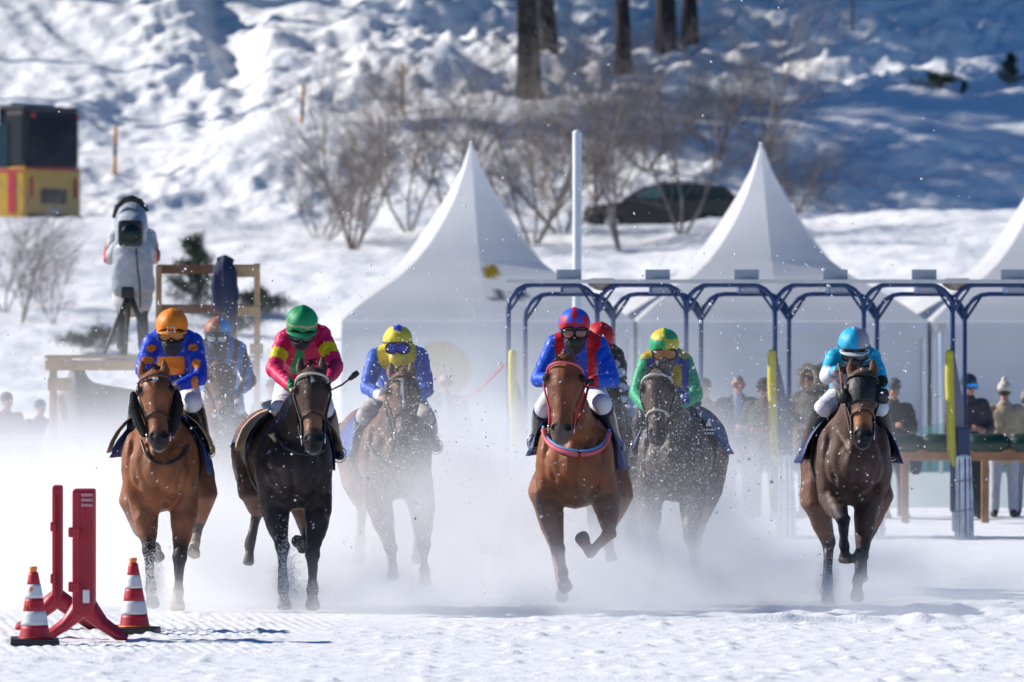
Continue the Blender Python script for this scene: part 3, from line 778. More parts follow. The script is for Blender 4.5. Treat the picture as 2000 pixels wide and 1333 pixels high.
# ------------------------------------------------------------------ conifers
PINE_BARK = mat('pine_bark', (.024, .018, .018), .9, noise=.35, nscale=2.5, bump=.9, bscale=5)
NEEDLE = mat('pine_needles', (.018, .042, .024), .75, noise=.35, nscale=1.5)
NEEDLE2 = mat('pine_needles_grey', (.040, .062, .038), .75, noise=.35, nscale=3)
def needle_clumps(rng, pts, size, n):
    V = []; Fc = []
    for p in pts:
        for k in range(n):
            d = Vector((rng.gauss(0, 1), rng.gauss(0, 1), rng.gauss(.35, 1))).normalized(); s = d.cross(Vector((rng.gauss(0, 1), rng.gauss(0, 1), rng.gauss(0, 1)))).normalized()
            q = p + Vector((rng.gauss(0, 1), rng.gauss(0, 1), rng.gauss(0, 1))) * size * .45; L = size * rng.uniform(.6, 1.2); w = size * .16
            b = len(V); V += [tuple(q - s * w), tuple(q + s * w), tuple(q + d * L)]; Fc.append((b, b + 1, b + 2))
    return V, Fc
def big_pine(px, ybase, Y, r, height, lean, label, crown_from=.34, seed=1, cr=2.6):
    rng = random.Random(seed); b = W(px, ybase, Y); g = hz(b.x, Y); b.z = g
    root = empty('pine_tree', tuple(b)); tag(root, label, 'pine tree', 'pines on the upper slope')
    pts = []; rad = []
    for i in range(9):
        t = i / 8; pts.append(b + Vector((lean * t * height + rng.gauss(0, .05) * t, rng.gauss(0, .05) * t, -.4 + (height + .4) * t))); rad.append(r * (1.35 if i == 0 else 1.0) * (1 - .8 * t))
    pts.insert(1, b + Vector((lean * .4, 0, .35))); rad.insert(1, r * 1.08)
    m = MB(); m.limb(pts, rad, n=14, side=(0, 1, 0)); tr = m.build('trunk', PINE_BARK, root)
    cl = []
    bm_ = MB()
    for k in range(34):
        t = crown_from + (1 - crown_from) * (k / 34) ** .9; p = b + Vector((lean * t * height, 0, t * height)); a = rng.uniform(0, 6.283); L = cr * (1.05 - .75 * (t - crown_from) / (1 - crown_from)) * rng.uniform(.6, 1.1)
        e = p + Vector((math.cos(a) * L, math.sin(a) * L, L * rng.uniform(-.15, .25))); bm_.limb([p, p.lerp(e, .5) + Vector((0, 0, -.1)), e], [.06, .04, .015], n=5)
        for j in range(7): cl.append(p.lerp(e, .3 + .7 * j / 6) + Vector((rng.gauss(0, .25), rng.gauss(0, .25), rng.gauss(0, .18))))
    bm_.build('limb', PINE_BARK, tr)
    V, Fc = needle_clumps(rng, cl, .55, 16); mk('crown', V, Fc, NEEDLE, root, smooth=False)
big_pine(1034, 187, 260.5, .40, 17, -.02, 'thickest pine trunk, lowest on the slope above the white mast', .42, 1, 2.6)
big_pine(1074, 105, 265.5, .30, 18, -.06, 'leaning pine trunk close beside the thickest one', .40, 2, 2.6)
big_pine(1217, 131, 264.0, .27, 18, -.005, 'straight slim pine trunk standing alone in the shade', .40, 3, 2.8)
big_pine(1300, 97, 266.5, .36, 18, .0, 'dark stout pine trunk, left one of the close pair in the shade', .36, 4, 3.0)
big_pine(1347, 96, 267.0, .25, 17, .01, 'slimmer pine trunk standing beside the dark stout one', .34, 5, 3.0)
# pines beyond the picture: their tall crowns shade the right half of the slope
OFF = [(-90, 259, 28, .54, 'first pine beyond the left edge, nearest the bus'), (-330, 262.5, 30, .52, 'second pine beyond the left edge above the bus'), (-210, 266, 29, .50, 'pine higher up the slope beyond the left edge'), (-520, 268, 31, .5, 'outermost pine beyond the left edge'),
       (-420, 271, 32, .45, 'uppermost pine beyond the left edge'), (-640, 262, 33, .5, 'farthest pine beyond the left edge, level with the bus'),
       (-160, 275.5, 22, .42, 'pine above the upper left corner'), (40, 276.5, 22, .40, 'pine above the upper edge over the bus'), (230, 277, 21, .36, 'pine above the upper edge over the yellow snow stake'), (420, 277.5, 20, .34, 'pine above the upper edge over the gully'), (610, 278, 20, .34, 'pine above the upper edge over the orange snow stake'), (800, 279, 20, .3, 'pine above the upper edge over the tall snow stake')]
for k, (px, Y, hgt, cf, lb) in enumerate(OFF):
    x = W(px, 0, Y).x; big_pine(px, HOR - (hz(x, Y) - CAMZ) * F / Y, Y, .10 if px < 0 and Y < 272 else .22, hgt, 0, lb, cf, 20 + k, 4.2)

def small_conifer(px, ybase, Y, height, label, seed, mt=NEEDLE2, squat=False, name='young_pine', cat='conifer'):
    rng = random.Random(seed); x = W(px, ybase, Y).x; b = Vector((x, Y, hz(x, Y)))
    root = empty(name, tuple(b)); tag(root, label, cat)
    m = MB(); m.limb([b + Vector((0, 0, -.1)), b + Vector((0, 0, height * .5)), b + Vector((.02, 0, height * .95))], [.035 * height / 1.5, .022 * height / 1.5, .006], n=7, side=(0, 1, 0)); cl = []
    for k in range(26 if not squat else 22):
        t = .1 + .88 * k / 26; p = b + Vector((0, 0, t * height if not squat else t * height * .6)); a = rng.uniform(0, 6.283); L = height * (.42 * (1 - t) + .07) * rng.uniform(.55, 1.15) * (2.6 if squat else 1)
        e = p + Vector((math.cos(a) * L, math.sin(a) * L, L * (.45 if not squat else .2))); m.limb([p, e], [.012, .004], n=4)
        for j in range(6): cl.append(p.lerp(e, .25 + .75 * j / 5))
    m.build('trunk', BARK, root); V, Fc = needle_clumps(rng, cl, .13 * height / 1.5 * (1.4 if squat else 1), 14); mk('crown', V, Fc, mt, root, smooth=False)
small_conifer(376, 560, 207, 1.95, 'small young pine standing behind the platform rail', 31)
small_conifer(440, 610, 200, .9, 'low dwarf pine behind the jacket on the platform rail', 32, squat=True, name='dwarf_pine')
small_conifer(190, 630, 196, .95, 'dark juniper bush in the snow beside the camera tripod', 33, NEEDLE, True, 'juniper_bush', 'bush')
small_conifer(505, 560, 207, 1.1, 'scrubby dwarf pine at the right end of the platform', 34, squat=True, name='dwarf_pine')
small_conifer(1835, 160, 259, .9, 'round dark bush in the shaded snow, upper right', 35, NEEDLE, True, 'juniper_bush', 'bush')
small_conifer(1972, 150, 260, 1.1, 'small dark conifer at the upper right edge', 36, NEEDLE)
small_conifer(1882, 172, 258, .45, 'tiny dark seedling between the two upper right bushes', 37, NEEDLE)

# slim post on the upper slope, overhead cable
r_ = W(1665, 92, 266); g = hz(r_.x, 266)
root = empty('slim_post', (r_.x, 266, g)); tag(root, 'slim grey post standing alone in the upper right shade', 'post')
m = MB(); m.limb([(r_.x, 266, g - .2), (r_.x, 266, g + 3.2)], [.05, .045], n=10, side=(0, 1, 0)); m.build('shaft', mat('post_grey_green', (.16, .19, .19), .7), root)
m = MB(); m.box((r_.x, 266, g + 3.1), (.3, .05, .2), bevel=.01); m.build('sign_back', ALU, root, smooth=False)
m = MB(); pts = [W(px, py, Yc) for px, py, Yc in ((1120, 305, 238), (1250, 330, 236), (1380, 348, 233), (1500, 360, 231), (1640, 362, 229), (1800, 350, 227), (2050, 318, 224), (2300, 270, 221))]
m.limb(pts, [.014] * len(pts), n=6); tag(m.build('overhead_cable', mat('cable_black', (.02, .02, .022), .6), loc=tuple(pts[0])), 'thin dark cable sagging across the middle tent peak', 'cable')

# ------------------------------------------------------------------ horses
def coat_mat():
    m = mat('horse_coat', (1, 1, 1), rough=.5, spec=.32, noise=.34, nscale=5, bump=.35, bscale=16, attr=True)
    nt = m.node_tree; b = nt.nodes['Principled BSDF']; tc = nt.nodes.new('ShaderNodeTexCoord')
    n = nt.nodes.new('ShaderNodeTexNoise'); n.inputs['Scale'].default_value = 9; n.inputs['Detail'].default_value = 6; nt.links.new(tc.outputs['Object'], n.inputs['Vector'])
    mr = nt.nodes.new('ShaderNodeMapRange'); mr.inputs[1].default_value = .35; mr.inputs[2].default_value = .65; mr.inputs[3].default_value = .40; mr.inputs[4].default_value = .80
    nt.links.new(n.outputs[0], mr.inputs[0]); nt.links.new(mr.outputs[0], b.inputs['Roughness'])      # damp and dry hair
    h = nt.nodes.new('ShaderNodeTexNoise'); h.inputs['Scale'].default_value = 60; h.inputs['Detail'].default_value = 3
    mp = nt.nodes.new('ShaderNodeMapping'); mp.inputs['Scale'].default_value = (1.6, 1.6, .35); nt.links.new(tc.outputs['Object'], mp.inputs[0]); nt.links.new(mp.outputs[0], h.inputs['Vector'])
    bp = nt.nodes.new('ShaderNodeBump'); bp.inputs['Strength'].default_value = .35; bp.inputs['Distance'].default_value = .01
    old = b.inputs['Normal'].links[0].from_socket; nt.links.new(h.outputs[0], bp.inputs['Height']); nt.links.new(old, bp.inputs['Normal']); nt.links.new(bp.outputs[0], b.inputs['Normal'])
    return m
COAT = coat_mat()
def carve(V, N, o, lines, front=True):
    """muscle grooves: lines of (x, z) points relative to o, cut along the normal"""
    for pts, wd, dp in lines:
        best = np.full(len(V), 9.)
        for (x0, z0), (x1, z1) in zip(pts, pts[1:]):
            a = np.array((x0, z0)); d = np.array((x1 - x0, z1 - z0)); q = np.stack([V[:, 0] - o[0], V[:, 2] - o[2]], 1) - a
            t = np.clip((q @ d) / (d @ d), 0, 1); best = np.minimum(best, np.linalg.norm(q - t[:, None] * d, axis=1))
        V -= N * (dp * np.exp(-(best / wd) ** 2) * (sstep(.05, -.35, N[:, 1]) if front else 1) * (V[:, 1] < o[1] - .35))[:, None]
HAIR_BLACK = mat('mane_hair_black', (.012, .010, .010), rough=.5, noise=.3)
HAIR_RED = mat('mane_hair_chestnut', (.12, .045, .02), rough=.5, noise=.3)
LEATHER = mat('tack_leather_black', (.014, .012, .012), rough=.45)
LEATHER_BROWN = mat('tack_leather_brown', (.10, .045, .02), rough=.5)
METAL = mat('bit_steel', (.6, .6, .6), rough=.25, metal=1)

def hair(mb, roots, tips_fn, width, n, rng, droop=0.0, kinks=4):
    """flat tapered locks: each from a root point along its own direction"""
    for i in range(n):
        p, d, L = roots(i)
        p = Vector(p); d = Vector(d).normalized()
        s = d.cross(Vector((rng.uniform(-1, 1), rng.uniform(-1, 1), rng.uniform(-1, 1)))).normalized()
        pts = []
        for k in range(kinks + 1):
            t = k / kinks
            q = p + d * (L * t) + Vector((0, 0, -droop * L * t * t)) + Vector((rng.gauss(0, .012), rng.gauss(0, .012), rng.gauss(0, .012))) * t
            pts.append((q, width * (1 - .85 * t)))
        V = []; Fc = []
        for q, w in pts:
            V += [q - s * w, q + s * w]
        for k in range(kinks): Fc.append((2 * k, 2 * k + 1, 2 * k + 3, 2 * k + 2))
        mb.add(V, Fc)

HEAD_SEC = [(-.03, .060, .075, -.02), (.04, .088, .098, -.005), (.14, .104, .118, 0), (.25, .112, .132, -.006), (.36, .100, .130, -.012), (.48, .080, .108, -.006),
            (.60, .066, .086, 0), (.72, .060, .074, .002), (.83, .064, .070, .002), (.92, .066, .062, 0), (.985, .056, .048, -.004)]

def build_horse(s):
    Y0 = s['Y']; rng = random.Random(s['seed'])
    P = lambda px, py, dy: W(px, py, Y0 + dy)
    cx = P(s['cx'], 900, 0).x
    root = empty('race_horse', (cx, Y0, 0))
    tag(root, s['label'], 'horse', 'race horses galloping on the snow')
    lift = s.get('lift', 0); rdx = s.get('rump', 0)
    tx = lambda y: cx + rdx * max(0, (y + .55)) / 1.4
    T = lambda y, z: Vector((tx(y), Y0 + y, z + lift))
    wid = s.get('wid', 1.0)
    mb = MB()
    # trunk
    secs = [(1.00, 1.26, .10, .15), (.90, 1.27, .21, .23), (.72, 1.29, .285, .285), (.50, 1.29, .30, .295), (.25, 1.25, .285, .29), (0, 1.205, .30, .325),
            (-.25, 1.175, .295, .36), (-.45, 1.165, .275, .385), (-.60, 1.16, .25, .36), (-.72, 1.15, .205, .28), (-.80, 1.15, .13, .19)]
    mb.limb([T(a, b) for a, b, _, _ in secs], [(w * wid, h) for _, _, w, h in secs], n=20)
    mb.ell(T(-.35, 1.50), (.07, .28, .09))                       # withers
    for sd in (-1, 1):
        mb.ell(T(-.74, 1.13) + Vector((sd * .105 * wid, 0, 0)), (.125, .11, .20))      # breast muscle
        mb.ell(T(-.56, 1.13) + Vector((sd * .205 * wid, 0, 0)), (.095, .17, .28))      # shoulder
        mb.ell(T(.62, 1.20) + Vector((sd * .20 * wid, 0, 0)), (.13, .26, .27))         # haunch
    # neck and head
    poll = P(*s['poll'], s.get('poll_dy', -1.12)); muz = P(*s['muzzle'], s.get('muz_dy', -1.42))
    n0, n1 = T(-.30, 1.30), T(-.60, 1.38)
    mid = n1.lerp(poll, .5) + Vector((0, .02, .02))
    mb.limb([n0, n1, mid, n1.lerp(poll, .82), poll + Vector((0, .05, -.03))], [(.17, .33), (.16, .27), (.115, .19), (.09, .14), (.075, .11)], n=16)
    t = (muz - poll).normalized(); L = (muz - poll).length
    yaw = math.radians(s.get('hyaw', 0)); roll = math.radians(s.get('hroll', 0))
    side = Vector((math.cos(yaw) * math.cos(roll), math.sin(yaw), math.sin(roll)))
    side = (side - t * side.dot(t)).normalized()
    d = t.cross(side)
    if d.y > 0: d = -d
    hs = s.get('hscale', 1.14)
    HP = lambda fr, a=0, b=0: poll + t * (L * fr) + side * (a * hs) + d * (b * hs)
    hm = MB()
    hm.limb([HP(f, 0, o) for f, w, dp, o in HEAD_SEC], [(w * hs, dp * hs) for f, w, dp, o in HEAD_SEC], n=16, side=side)
    for sd in (-1, 1):
        hm.ell(HP(.23, sd * .098, .050), .038 * hs); hm.limb([HP(.30, sd * .088, .05), HP(.45, sd * .070, .045), HP(.62, sd * .052, .04)], [.018, .020, .012], n=8)              # brow over the eye
        hm.ell(HP(.36, sd * .062, -.065), (.05, .07, .085))      # cheek
        hm.ell(HP(.90, sd * .043, .030), (.026 * hs, .03, .036 * hs))   # nostril rim
        # ears
        b0 = HP(.035, sd * .062, .0); up = -t
        if s.get('ears', 'up') == 'up':
            tip = b0 + up * .195 + side * (sd * .016) + d * .02
        elif s['ears'] == 'side':
            tip = b0 + up * .12 + side * (sd * .075) - d * .03
        else:
            tip = b0 + up * .055 - d * .13 + side * (sd * .03)
        mdl = b0.lerp(tip, .45) + side * (sd * .012)
        hm.limb([b0 - up * .03, b0, mdl, b0.lerp(tip, .8), tip], [(.034, .028), (.040, .026), (.043, .022), (.027, .015), (.008, .006)], n=10, side=side)
    hm.ell(HP(.97, 0, -.050), (.042 * hs, .035, .038))           # chin and lower lip
    hm.ell(HP(.985, 0, .012), (.046 * hs, .04, .03))             # upper lip
    # legs
    legs = {}
    for key in ('FL', 'FR', 'HL', 'HR'):
        pts = [P(*q) for q in s[key]]; legs[key] = pts
        sd = -1 if key[1] == 'L' else 1
        a, k, f, h = pts
        if key[0] == 'F':
            top = T(-.50, 1.10) + Vector((sd * .17 * wid, 0, 0))
            m1 = a.lerp(k, .45); c1 = k.lerp(f, .22); c2 = k.lerp(f, .7); pa = f.lerp(h, .4); co = f.lerp(h, .62)
            k2 = a.lerp(k, .86)
            mb.ell(a.lerp(k, .22) + Vector((sd * .02, -.05, 0)), (.07, .07, .12))
            mb.limb([top, a, m1, k2, k, c1, c2, f, pa, co, h], [(.13, .18), (.112, .135), (.086, .098), (.056, .060), (.064, .068), (.045, .046), (.035, .042), (.050, .054), (.038, .041), (.054, .056), (.066, .070)], n=12, round_cap=False)
        else:
            top = T(.60, 1.18) + Vector((sd * .18 * wid, 0, 0))
            m1 = a.lerp(k, .5); c1 = k.lerp(f, .2); c2 = k.lerp(f, .7); pa = f.lerp(h, .4); co = f.lerp(h, .62)
            mb.limb([top, a, m1, k, c1, c2, f, pa, co, h], [(.15, .24), (.125, .18), (.082, .105), (.058, .075), (.046, .052), (.037, .042), (.045, .048), (.037, .04), (.050, .052), (.058, .062)], n=12, round_cap=False)
    V1, Q1 = fuse(mb, .0145, 4)
    N1 = vnormals(V1, Q1); o_ = (cx, Y0, lift); gr = [([(0, .86), (0, 1.24)], .022, .030)]
    for sd in (-1, 1):
        gr += [([(sd * .02, .87), (sd * .10, .83), (sd * .155, .90), (sd * .165, 1.02)], .020, .020), ([(sd * .17, 1.02), (sd * .215, 1.16), (sd * .20, 1.32)], .026, .020), ([(sd * .05, 1.22), (sd * .11, 1.32), (sd * .13, 1.42)], .022, .014), ([(sd * .09, .96), (sd * .08, 1.10)], .05, -.010)]
    carve(V1, N1, o_, gr)
    V1 = V1 + N1 * (.006 * fbm2(V1[:, 0] * 9 + V1[:, 1] * 5, V1[:, 2] * 7 + V1[:, 1] * 3, s['seed'], 3))[:, None]
    V2, Q2 = fuse(hm, .0095, 3)
    # head welded to the neck: one skin over both
    mm = MB(); mm.v = [tuple(v) for v in V1] + [tuple(v) for v in V2]
    mm.f = [tuple(q) for q in Q1] + [tuple(q + len(V1)) for q in Q2]
    V, Q = fuse(mm, .0125, 1, .4)
    # colours that belong to the animal: coat, black points, socks, hooves, muzzle, star
    c = np.tile(np.array(s['coat']), (len(V), 1)).astype(float)
    zz = V[:, 2]; 
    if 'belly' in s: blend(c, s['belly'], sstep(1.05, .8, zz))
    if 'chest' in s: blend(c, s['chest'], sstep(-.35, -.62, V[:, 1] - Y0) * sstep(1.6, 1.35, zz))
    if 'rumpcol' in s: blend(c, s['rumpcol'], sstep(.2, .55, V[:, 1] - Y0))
    for key, pts in legs.items():
        a, k, f, h = pts
        pc = s['points']
        d1, t1 = seg_dist(V, a, k); blend(c, pc, sstep(.14, .09, d1) * sstep(.45, 1.0, t1) * s.get('pw', 1))
        for u, v in ((k, f), (f, h)):
            d1, t1 = seg_dist(V, u, v); blend(c, pc, sstep(.11, .085, d1) * s.get('pw', 1))
        sock = s.get('socks', {}).get(key)
        if sock:
            d1, t1 = seg_dist(V, f, h); blend(c, sock, sstep(.10, .075, d1) * sstep(-.1, .1, t1) )
        wrap = s.get('wraps', {}).get(key)
        if wrap:
            d1, t1 = seg_dist(V, k, f); blend(c, wrap, (d1 < .075) * (t1 > .12) * (t1 < .98))
        co = f.lerp(h, .62); d1, t1 = seg_dist(V, co, h); blend(c, s.get('hooves', {}).get(key, (.055, .045, .04)), (d1 < .078) * (t1 > .02) * 1.0)
    # head markings
    R = (V - np.array(poll)); fr = (R @ np.array(t)) / L; lat = (R @ np.array(side)) / hs; dor = (R @ np.array(d)) / hs
    onhead = (fr > -.1) & (fr < 1.15) & (np.abs(lat) < .16) & (np.abs(dor) < .2)
    blend(c, s['face'], onhead * sstep(.05, .25, fr) * .8)
    blend(c, s['muzcol'], onhead * sstep(.80, .92, fr))
    if 'nosebar' in s: blend(c, s['nosebar'], onhead * sstep(.52, .56, fr) * sstep(.80, .74, fr) * sstep(-.01, .02, dor))
    blend(c, (.30, .27, .26), onhead * sstep(.985, 1.04, fr) * sstep(.02, -.03, dor) * .6)
    for sd in (-1, 1):
        dn = np.linalg.norm(V - np.array(HP(.89, sd * .046, .062)), axis=1); blend(c, (.004, .003, .003), sstep(.040, .030, dn))
        de = np.linalg.norm(V - np.array(HP(.235, sd * .112, .070)), axis=1); blend(c, (.004, .003, .003), sstep(.040, .028, de))
    if s.get('star'):
        fx, lx, ra, rb = s['star']
        q = ((fr - fx) / ra) ** 2 + ((lat - lx) / rb) ** 2
        blend(c, (.75, .73, .70), onhead * sstep(1.2, .8, q) * (dor > 0))
    # snow caught in the coat
    N = vnormals(V, Q); rs_ = np.random.default_rng(s['seed'] + 50); pk = (rs_.random(len(V)) < s.get('snowy', .003)) * (N[:, 1] < .1); blend(c, (.80, .81, .83), pk * 1.)
    # nostrils are hollow
    for sd in (-1, 1):
        dn = np.linalg.norm(V - np.array(HP(.89, sd * .046, .062)), axis=1); V -= np.array(d) * (.022 * np.exp(-(dn / .020) ** 2))[:, None]
    body = mk('body', V, Q, COAT, root, colors=c)
    # hair
    hmat = s.get('hair', HAIR_BLACK)
    m2 = MB()
    def mane_root(i):
        u = rng.random(); p = n1.lerp(poll, .05 + .95 * u) + Vector((rng.uniform(-.02, .02), .08, .17 - .05 * u))
        return p, Vector((rng.choice((-1, 1)) * rng.uniform(.2, .9), rng.uniform(.1, .8), rng.uniform(-.5, .5))), rng.uniform(.08, .17)
    hair(m2, mane_root, None, .010, 110, rng, .4)
    m2.build('mane', hmat, root)
    m3 = MB()
    def fore_root(i):
        p = HP(.02 + .05 * rng.random(), rng.uniform(-.045, .045), .075)
        up = s.get('forelock', 0)
        return p, t * (1 - 1.9 * up) * rng.uniform(.4, 1) + d * rng.uniform(.05, .45) + side * rng.uniform(-.5, .5), rng.uniform(.06, .13)
    hair(m3, fore_root, None, .009, 46, rng, .1)
    m3.build('forelock', hmat, root)
    m4 = MB(); tb = T(.98, 1.42); tdx = s.get('tail', rdx * .3)
    def tail_root(i):
        return tb + Vector((rng.uniform(-.03, .03), 0, rng.uniform(-.03, .03))), Vector((tdx + rng.uniform(-.16, .16), 1, rng.uniform(-.25, .12))), rng.uniform(.45, .75)
    hair(m4, tail_root, None, .012, 70, rng, .35, 6)
    m4.build('tail', hmat, root)
    # bridle: browband, noseband, cheek straps, bit rings
    bcol = s.get('bridle', LEATHER); br = empty('bridle', (0, 0, 0)); br.parent = root; br.location = (0, 0, 0); ORG[br.name] = ORG[root.name]
    def around(fr_, o=.007, half=None):
        f, w, dp, of = min(HEAD_SEC, key=lambda q: abs(q[0] - fr_))
        w = np.interp(fr_, [q[0] for q in HEAD_SEC], [q[1] for q in HEAD_SEC]) + o; dp = np.interp(fr_, [q[0] for q in HEAD_SEC], [q[2] for q in HEAD_SEC]) + o
        rng_ = [2 * math.pi * k / 24 for k in range(24)]
        return [HP(fr_, w * math.cos(a), dp * math.sin(a) + (.012 if fr_ < .2 else 0)) for a in rng_]
    m5 = MB(); closed_tube(m5, around(.085, .012), .0105); m5.build('browband', s.get('brow', bcol), br)
    if s.get('noseband', True):
        m6 = MB(); closed_tube(m6, around(.60, .010), .010); m6.build('noseband', s.get('noseb', bcol), br)
    bits = []
    for sd in (-1, 1):
        m7 = MB()
        m7.limb([HP(.085, sd * .112, -.01), HP(.25, sd * .125, -.02), HP(.45, sd * .10, -.015), HP(.62, sd * .077, -.01), HP(.84, sd * .074, -.01)], [.009] * 5, n=6)
        m7.build('cheek_strap', bcol, br)
        bp = HP(.85, sd * .078, -.012); bits.append(bp)
        m8 = MB(); closed_tube(m8, [bp + t * (.032 * math.cos(a)) + d * (.032 * math.sin(a)) for a in [2 * math.pi * k / 14 for k in range(14)]], .006); m8.build('bit_ring', METAL, br)
    # girth and breast strap
    mg = MB(); closed_tube(mg, [T(-.18, 1.185) + Vector((.305 * wid * math.cos(a), 0, .37 * math.sin(a))) for a in [2 * math.pi * k / 28 for k in range(28)]], .016); mg.build('girth', LEATHER, root)
    s.update(root=root, T=T, HP=HP, bits=bits, poll=poll, muz=muz, t=t, side=side, d=d, P=P, tx=tx, legs=legs, hs=hs, L=L, wid_=wid)
    if 'breast' in s:
        # strap laid on the skin: each point rests on the foremost surface of the chest there
        qx, qy = pxy(V)
        for mname, rad, dpy, path in s['breast']:
            pts = []
            for i in range(25):
                u = i / 24 * (len(path) - 1); k = min(int(u), len(path) - 2); f = u - k
                x = path[k][0] + (path[k + 1][0] - path[k][0]) * f; y = path[k][1] + (path[k + 1][1] - path[k][1]) * f + dpy
                near = (np.abs(qx - x) < 5) & (np.abs(qy - y) < 6) & (V[:, 1] > Y0 - .98)
                yy = V[near, 1].min() if near.any() else (pts[-1].y if pts else Y0 - .6)
                pts.append(W(x, y, yy - .010))
            for _ in range(2):
                pts = [pts[0]] + [(pts[i - 1] + pts[i] * 2 + pts[i + 1]) / 4 for i in range(1, len(pts) - 1)] + [pts[-1]]
            m9 = MB(); m9.limb(pts, [rad] * len(pts), n=8); m9.build('breast_strap', mname, root)
    return root

def cloth_flap(s, name, mat_, sd, pts, parent=None):
    """cloth hanging on one side of the barrel: pts is a grid of world points; gets real thickness"""
    rows = len(pts); cols = len(pts[0]); V = []; Fc = []
    for off in (0, .006):
        for r in pts:
            for p in r: V.append(Vector(p) + Vector((sd * off, 0, 0)))
    n = rows * cols
    for i in range(rows - 1):
        for j in range(cols - 1):
            a = i * cols + j
            Fc.append((a, a + 1, a + cols + 1, a + cols)); Fc.append((n + a, n + a + cols, n + a + cols + 1, n + a + 1))
    ring = [j for j in range(cols)] + [i * cols + cols - 1 for i in range(1, rows)] + [(rows - 1) * cols + j for j in range(cols - 2, -1, -1)] + [i * cols for i in range(rows - 2, 0, -1)]
    for a, b in zip(ring, ring[1:] + ring[:1]): Fc.append((a, n + a, n + b, b))
    return mk(name, V, Fc, mat_, parent or s['root'])

# ------------------------------------------------------------------ people
SKIN = mat('skin', (1, 1, 1), rough=.55, attr=True, noise=.06, nscale=30)
SILK = mat('silk', (1, 1, 1), rough=.52, spec=.3, attr=True, noise=.10, nscale=9, bump=.10, bscale=30)
BREECH = mat('breeches_white', (.72, .72, .75), rough=.6, noise=.05, bump=.35, bscale=18)
BOOT = mat('boot_black', (.012, .012, .014), rough=.28, coat=.3)
GLOSS_BLACK = mat('gloss_black', (.01, .01, .012), rough=.18)
MASK_BLACK = mat('face_mask_black', (.014, .015, .018), rough=.65, bump=.3)
RUBBER = mat('rubber_black', (.02, .02, .022), rough=.55)

def rotm(pitch=0, yaw=0, roll=0):
    return (Matrix.Rotation(math.radians(yaw), 3, 'Z') @ Matrix.Rotation(math.radians(pitch), 3, 'X') @ Matrix.Rotation(math.radians(roll), 3, 'Y'))

def head_shapes(mb, c, R, k=1.0):
    """skull, jaw, nose, brow, lips, ears; face looks along -Y of R"""
    q = lambda x, y, z: c + R @ (Vector((x, y, z)) * k)
    mb.ell(q(0, .015, .035), (.076 * k, .095 * k, .09 * k), R)
    mb.ell(q(0, -.02, -.045), (.058 * k, .068 * k, .075 * k), R)
    mb.limb([q(0, -.092, .02), q(0, -.108, -.012), q(0, -.112, -.028)], [.010 * k, .014 * k, .017 * k], n=8)
    mb.limb([q(-.045, -.082, .032), q(0, -.092, .034), q(.045, -.082, .032)], [.012 * k] * 3, n=8, side=(0, 0, 1))
    mb.limb([q(-.022, -.088, -.062), q(0, -.096, -.060), q(.022, -.088, -.062)], [.009 * k] * 3, n=8, side=(0, 0, 1))
    mb.ell(q(0, -.082, -.095), (.024 * k, .018 * k, .02 * k), R)
    for sd in (-1, 1):
        mb.ell(q(sd * .078, .012, -.005), (.010 * k, .02 * k, .032 * k), R)
        mb.ell(q(sd * .04, -.075, -.02), (.026 * k, .018 * k, .022 * k), R)

def head_color(V, c, base, R, k=1.0, hair=None):
    L = (V - np.array(c)) @ np.array(R) / k
    near = (np.linalg.norm(L, axis=1) < .2)
    for sd in (-1, 1):
        e = np.linalg.norm((L - np.array([sd * .032, -.088, .008])) / np.array([1.3, 1, .7]), axis=1)
        blend(base, (.02, .015, .012), near * sstep(.016, .010, e))
        b = np.linalg.norm((L - np.array([sd * .033, -.092, .034])) / np.array([2.4, 1.5, .7]), axis=1)
        blend(base, hair or (.03, .02, .015), near * sstep(.012, .008, b) * .8)
    m = np.linalg.norm((L - np.array([0, -.098, -.062])) / np.array([2.2, 1.5, .8]), axis=1)
    blend(base, (.25, .07, .06), near * sstep(.014, .009, m) * .8)
    if hair is not None:
        blend(base, hair, near * np.maximum(sstep(.052, .062, L[:, 2]), sstep(.0, .03, L[:, 1]) * sstep(-.05, -.03, L[:, 2])))

def hand_shapes(mb, wrist, d, palm_n, thumb_side, curl=1.0, k=1.0):
    """palm, four unequal curled fingers and a thumb set off from the side of the palm"""
    d = Vector(d).normalized(); n = Vector(palm_n); n = (n - d * n.dot(d)).normalized(); s = d.cross(n) * thumb_side
    w = Vector(wrist)
    mb.limb([w - d * .02 * k, w + d * .03 * k, w + d * .085 * k], [(.026 * k, .020 * k), (.036 * k, .016 * k), (.040 * k, .014 * k)], n=10, side=s)
    for i, (off, ln) in enumerate(((.030, .070), (.011, .080), (-.009, .074), (-.028, .058))):
        b = w + (d * .088 + s * off) * k
        a1 = d * math.cos(.5 * curl) + n * math.sin(.5 * curl); a2 = d * math.cos(1.5 * curl) + n * math.sin(1.5 * curl); a3 = d * math.cos(2.4 * curl) + n * math.sin(2.4 * curl)
        p1 = b + a1 * ln * .45 * k; p2 = p1 + a2 * ln * .33 * k; p3 = p2 + a3 * ln * .24 * k
        mb.limb([b - d * .012 * k, b, p1, p2, p3], [.0095 * k, .0095 * k, .009 * k, .0085 * k, .0075 * k], n=8)
    tb = w + (d * .03 + s * .030) * k
    t1 = tb + (d * .6 + s * .7 + n * .3).normalized() * .04 * k; t2 = t1 + (d * .8 + s * .1 + n * .6 * curl).normalized() * .032 * k
    mb.limb([tb - d * .01 * k, tb, t1, t2], [.012 * k, .012 * k, .0105 * k, .0085 * k], n=8)

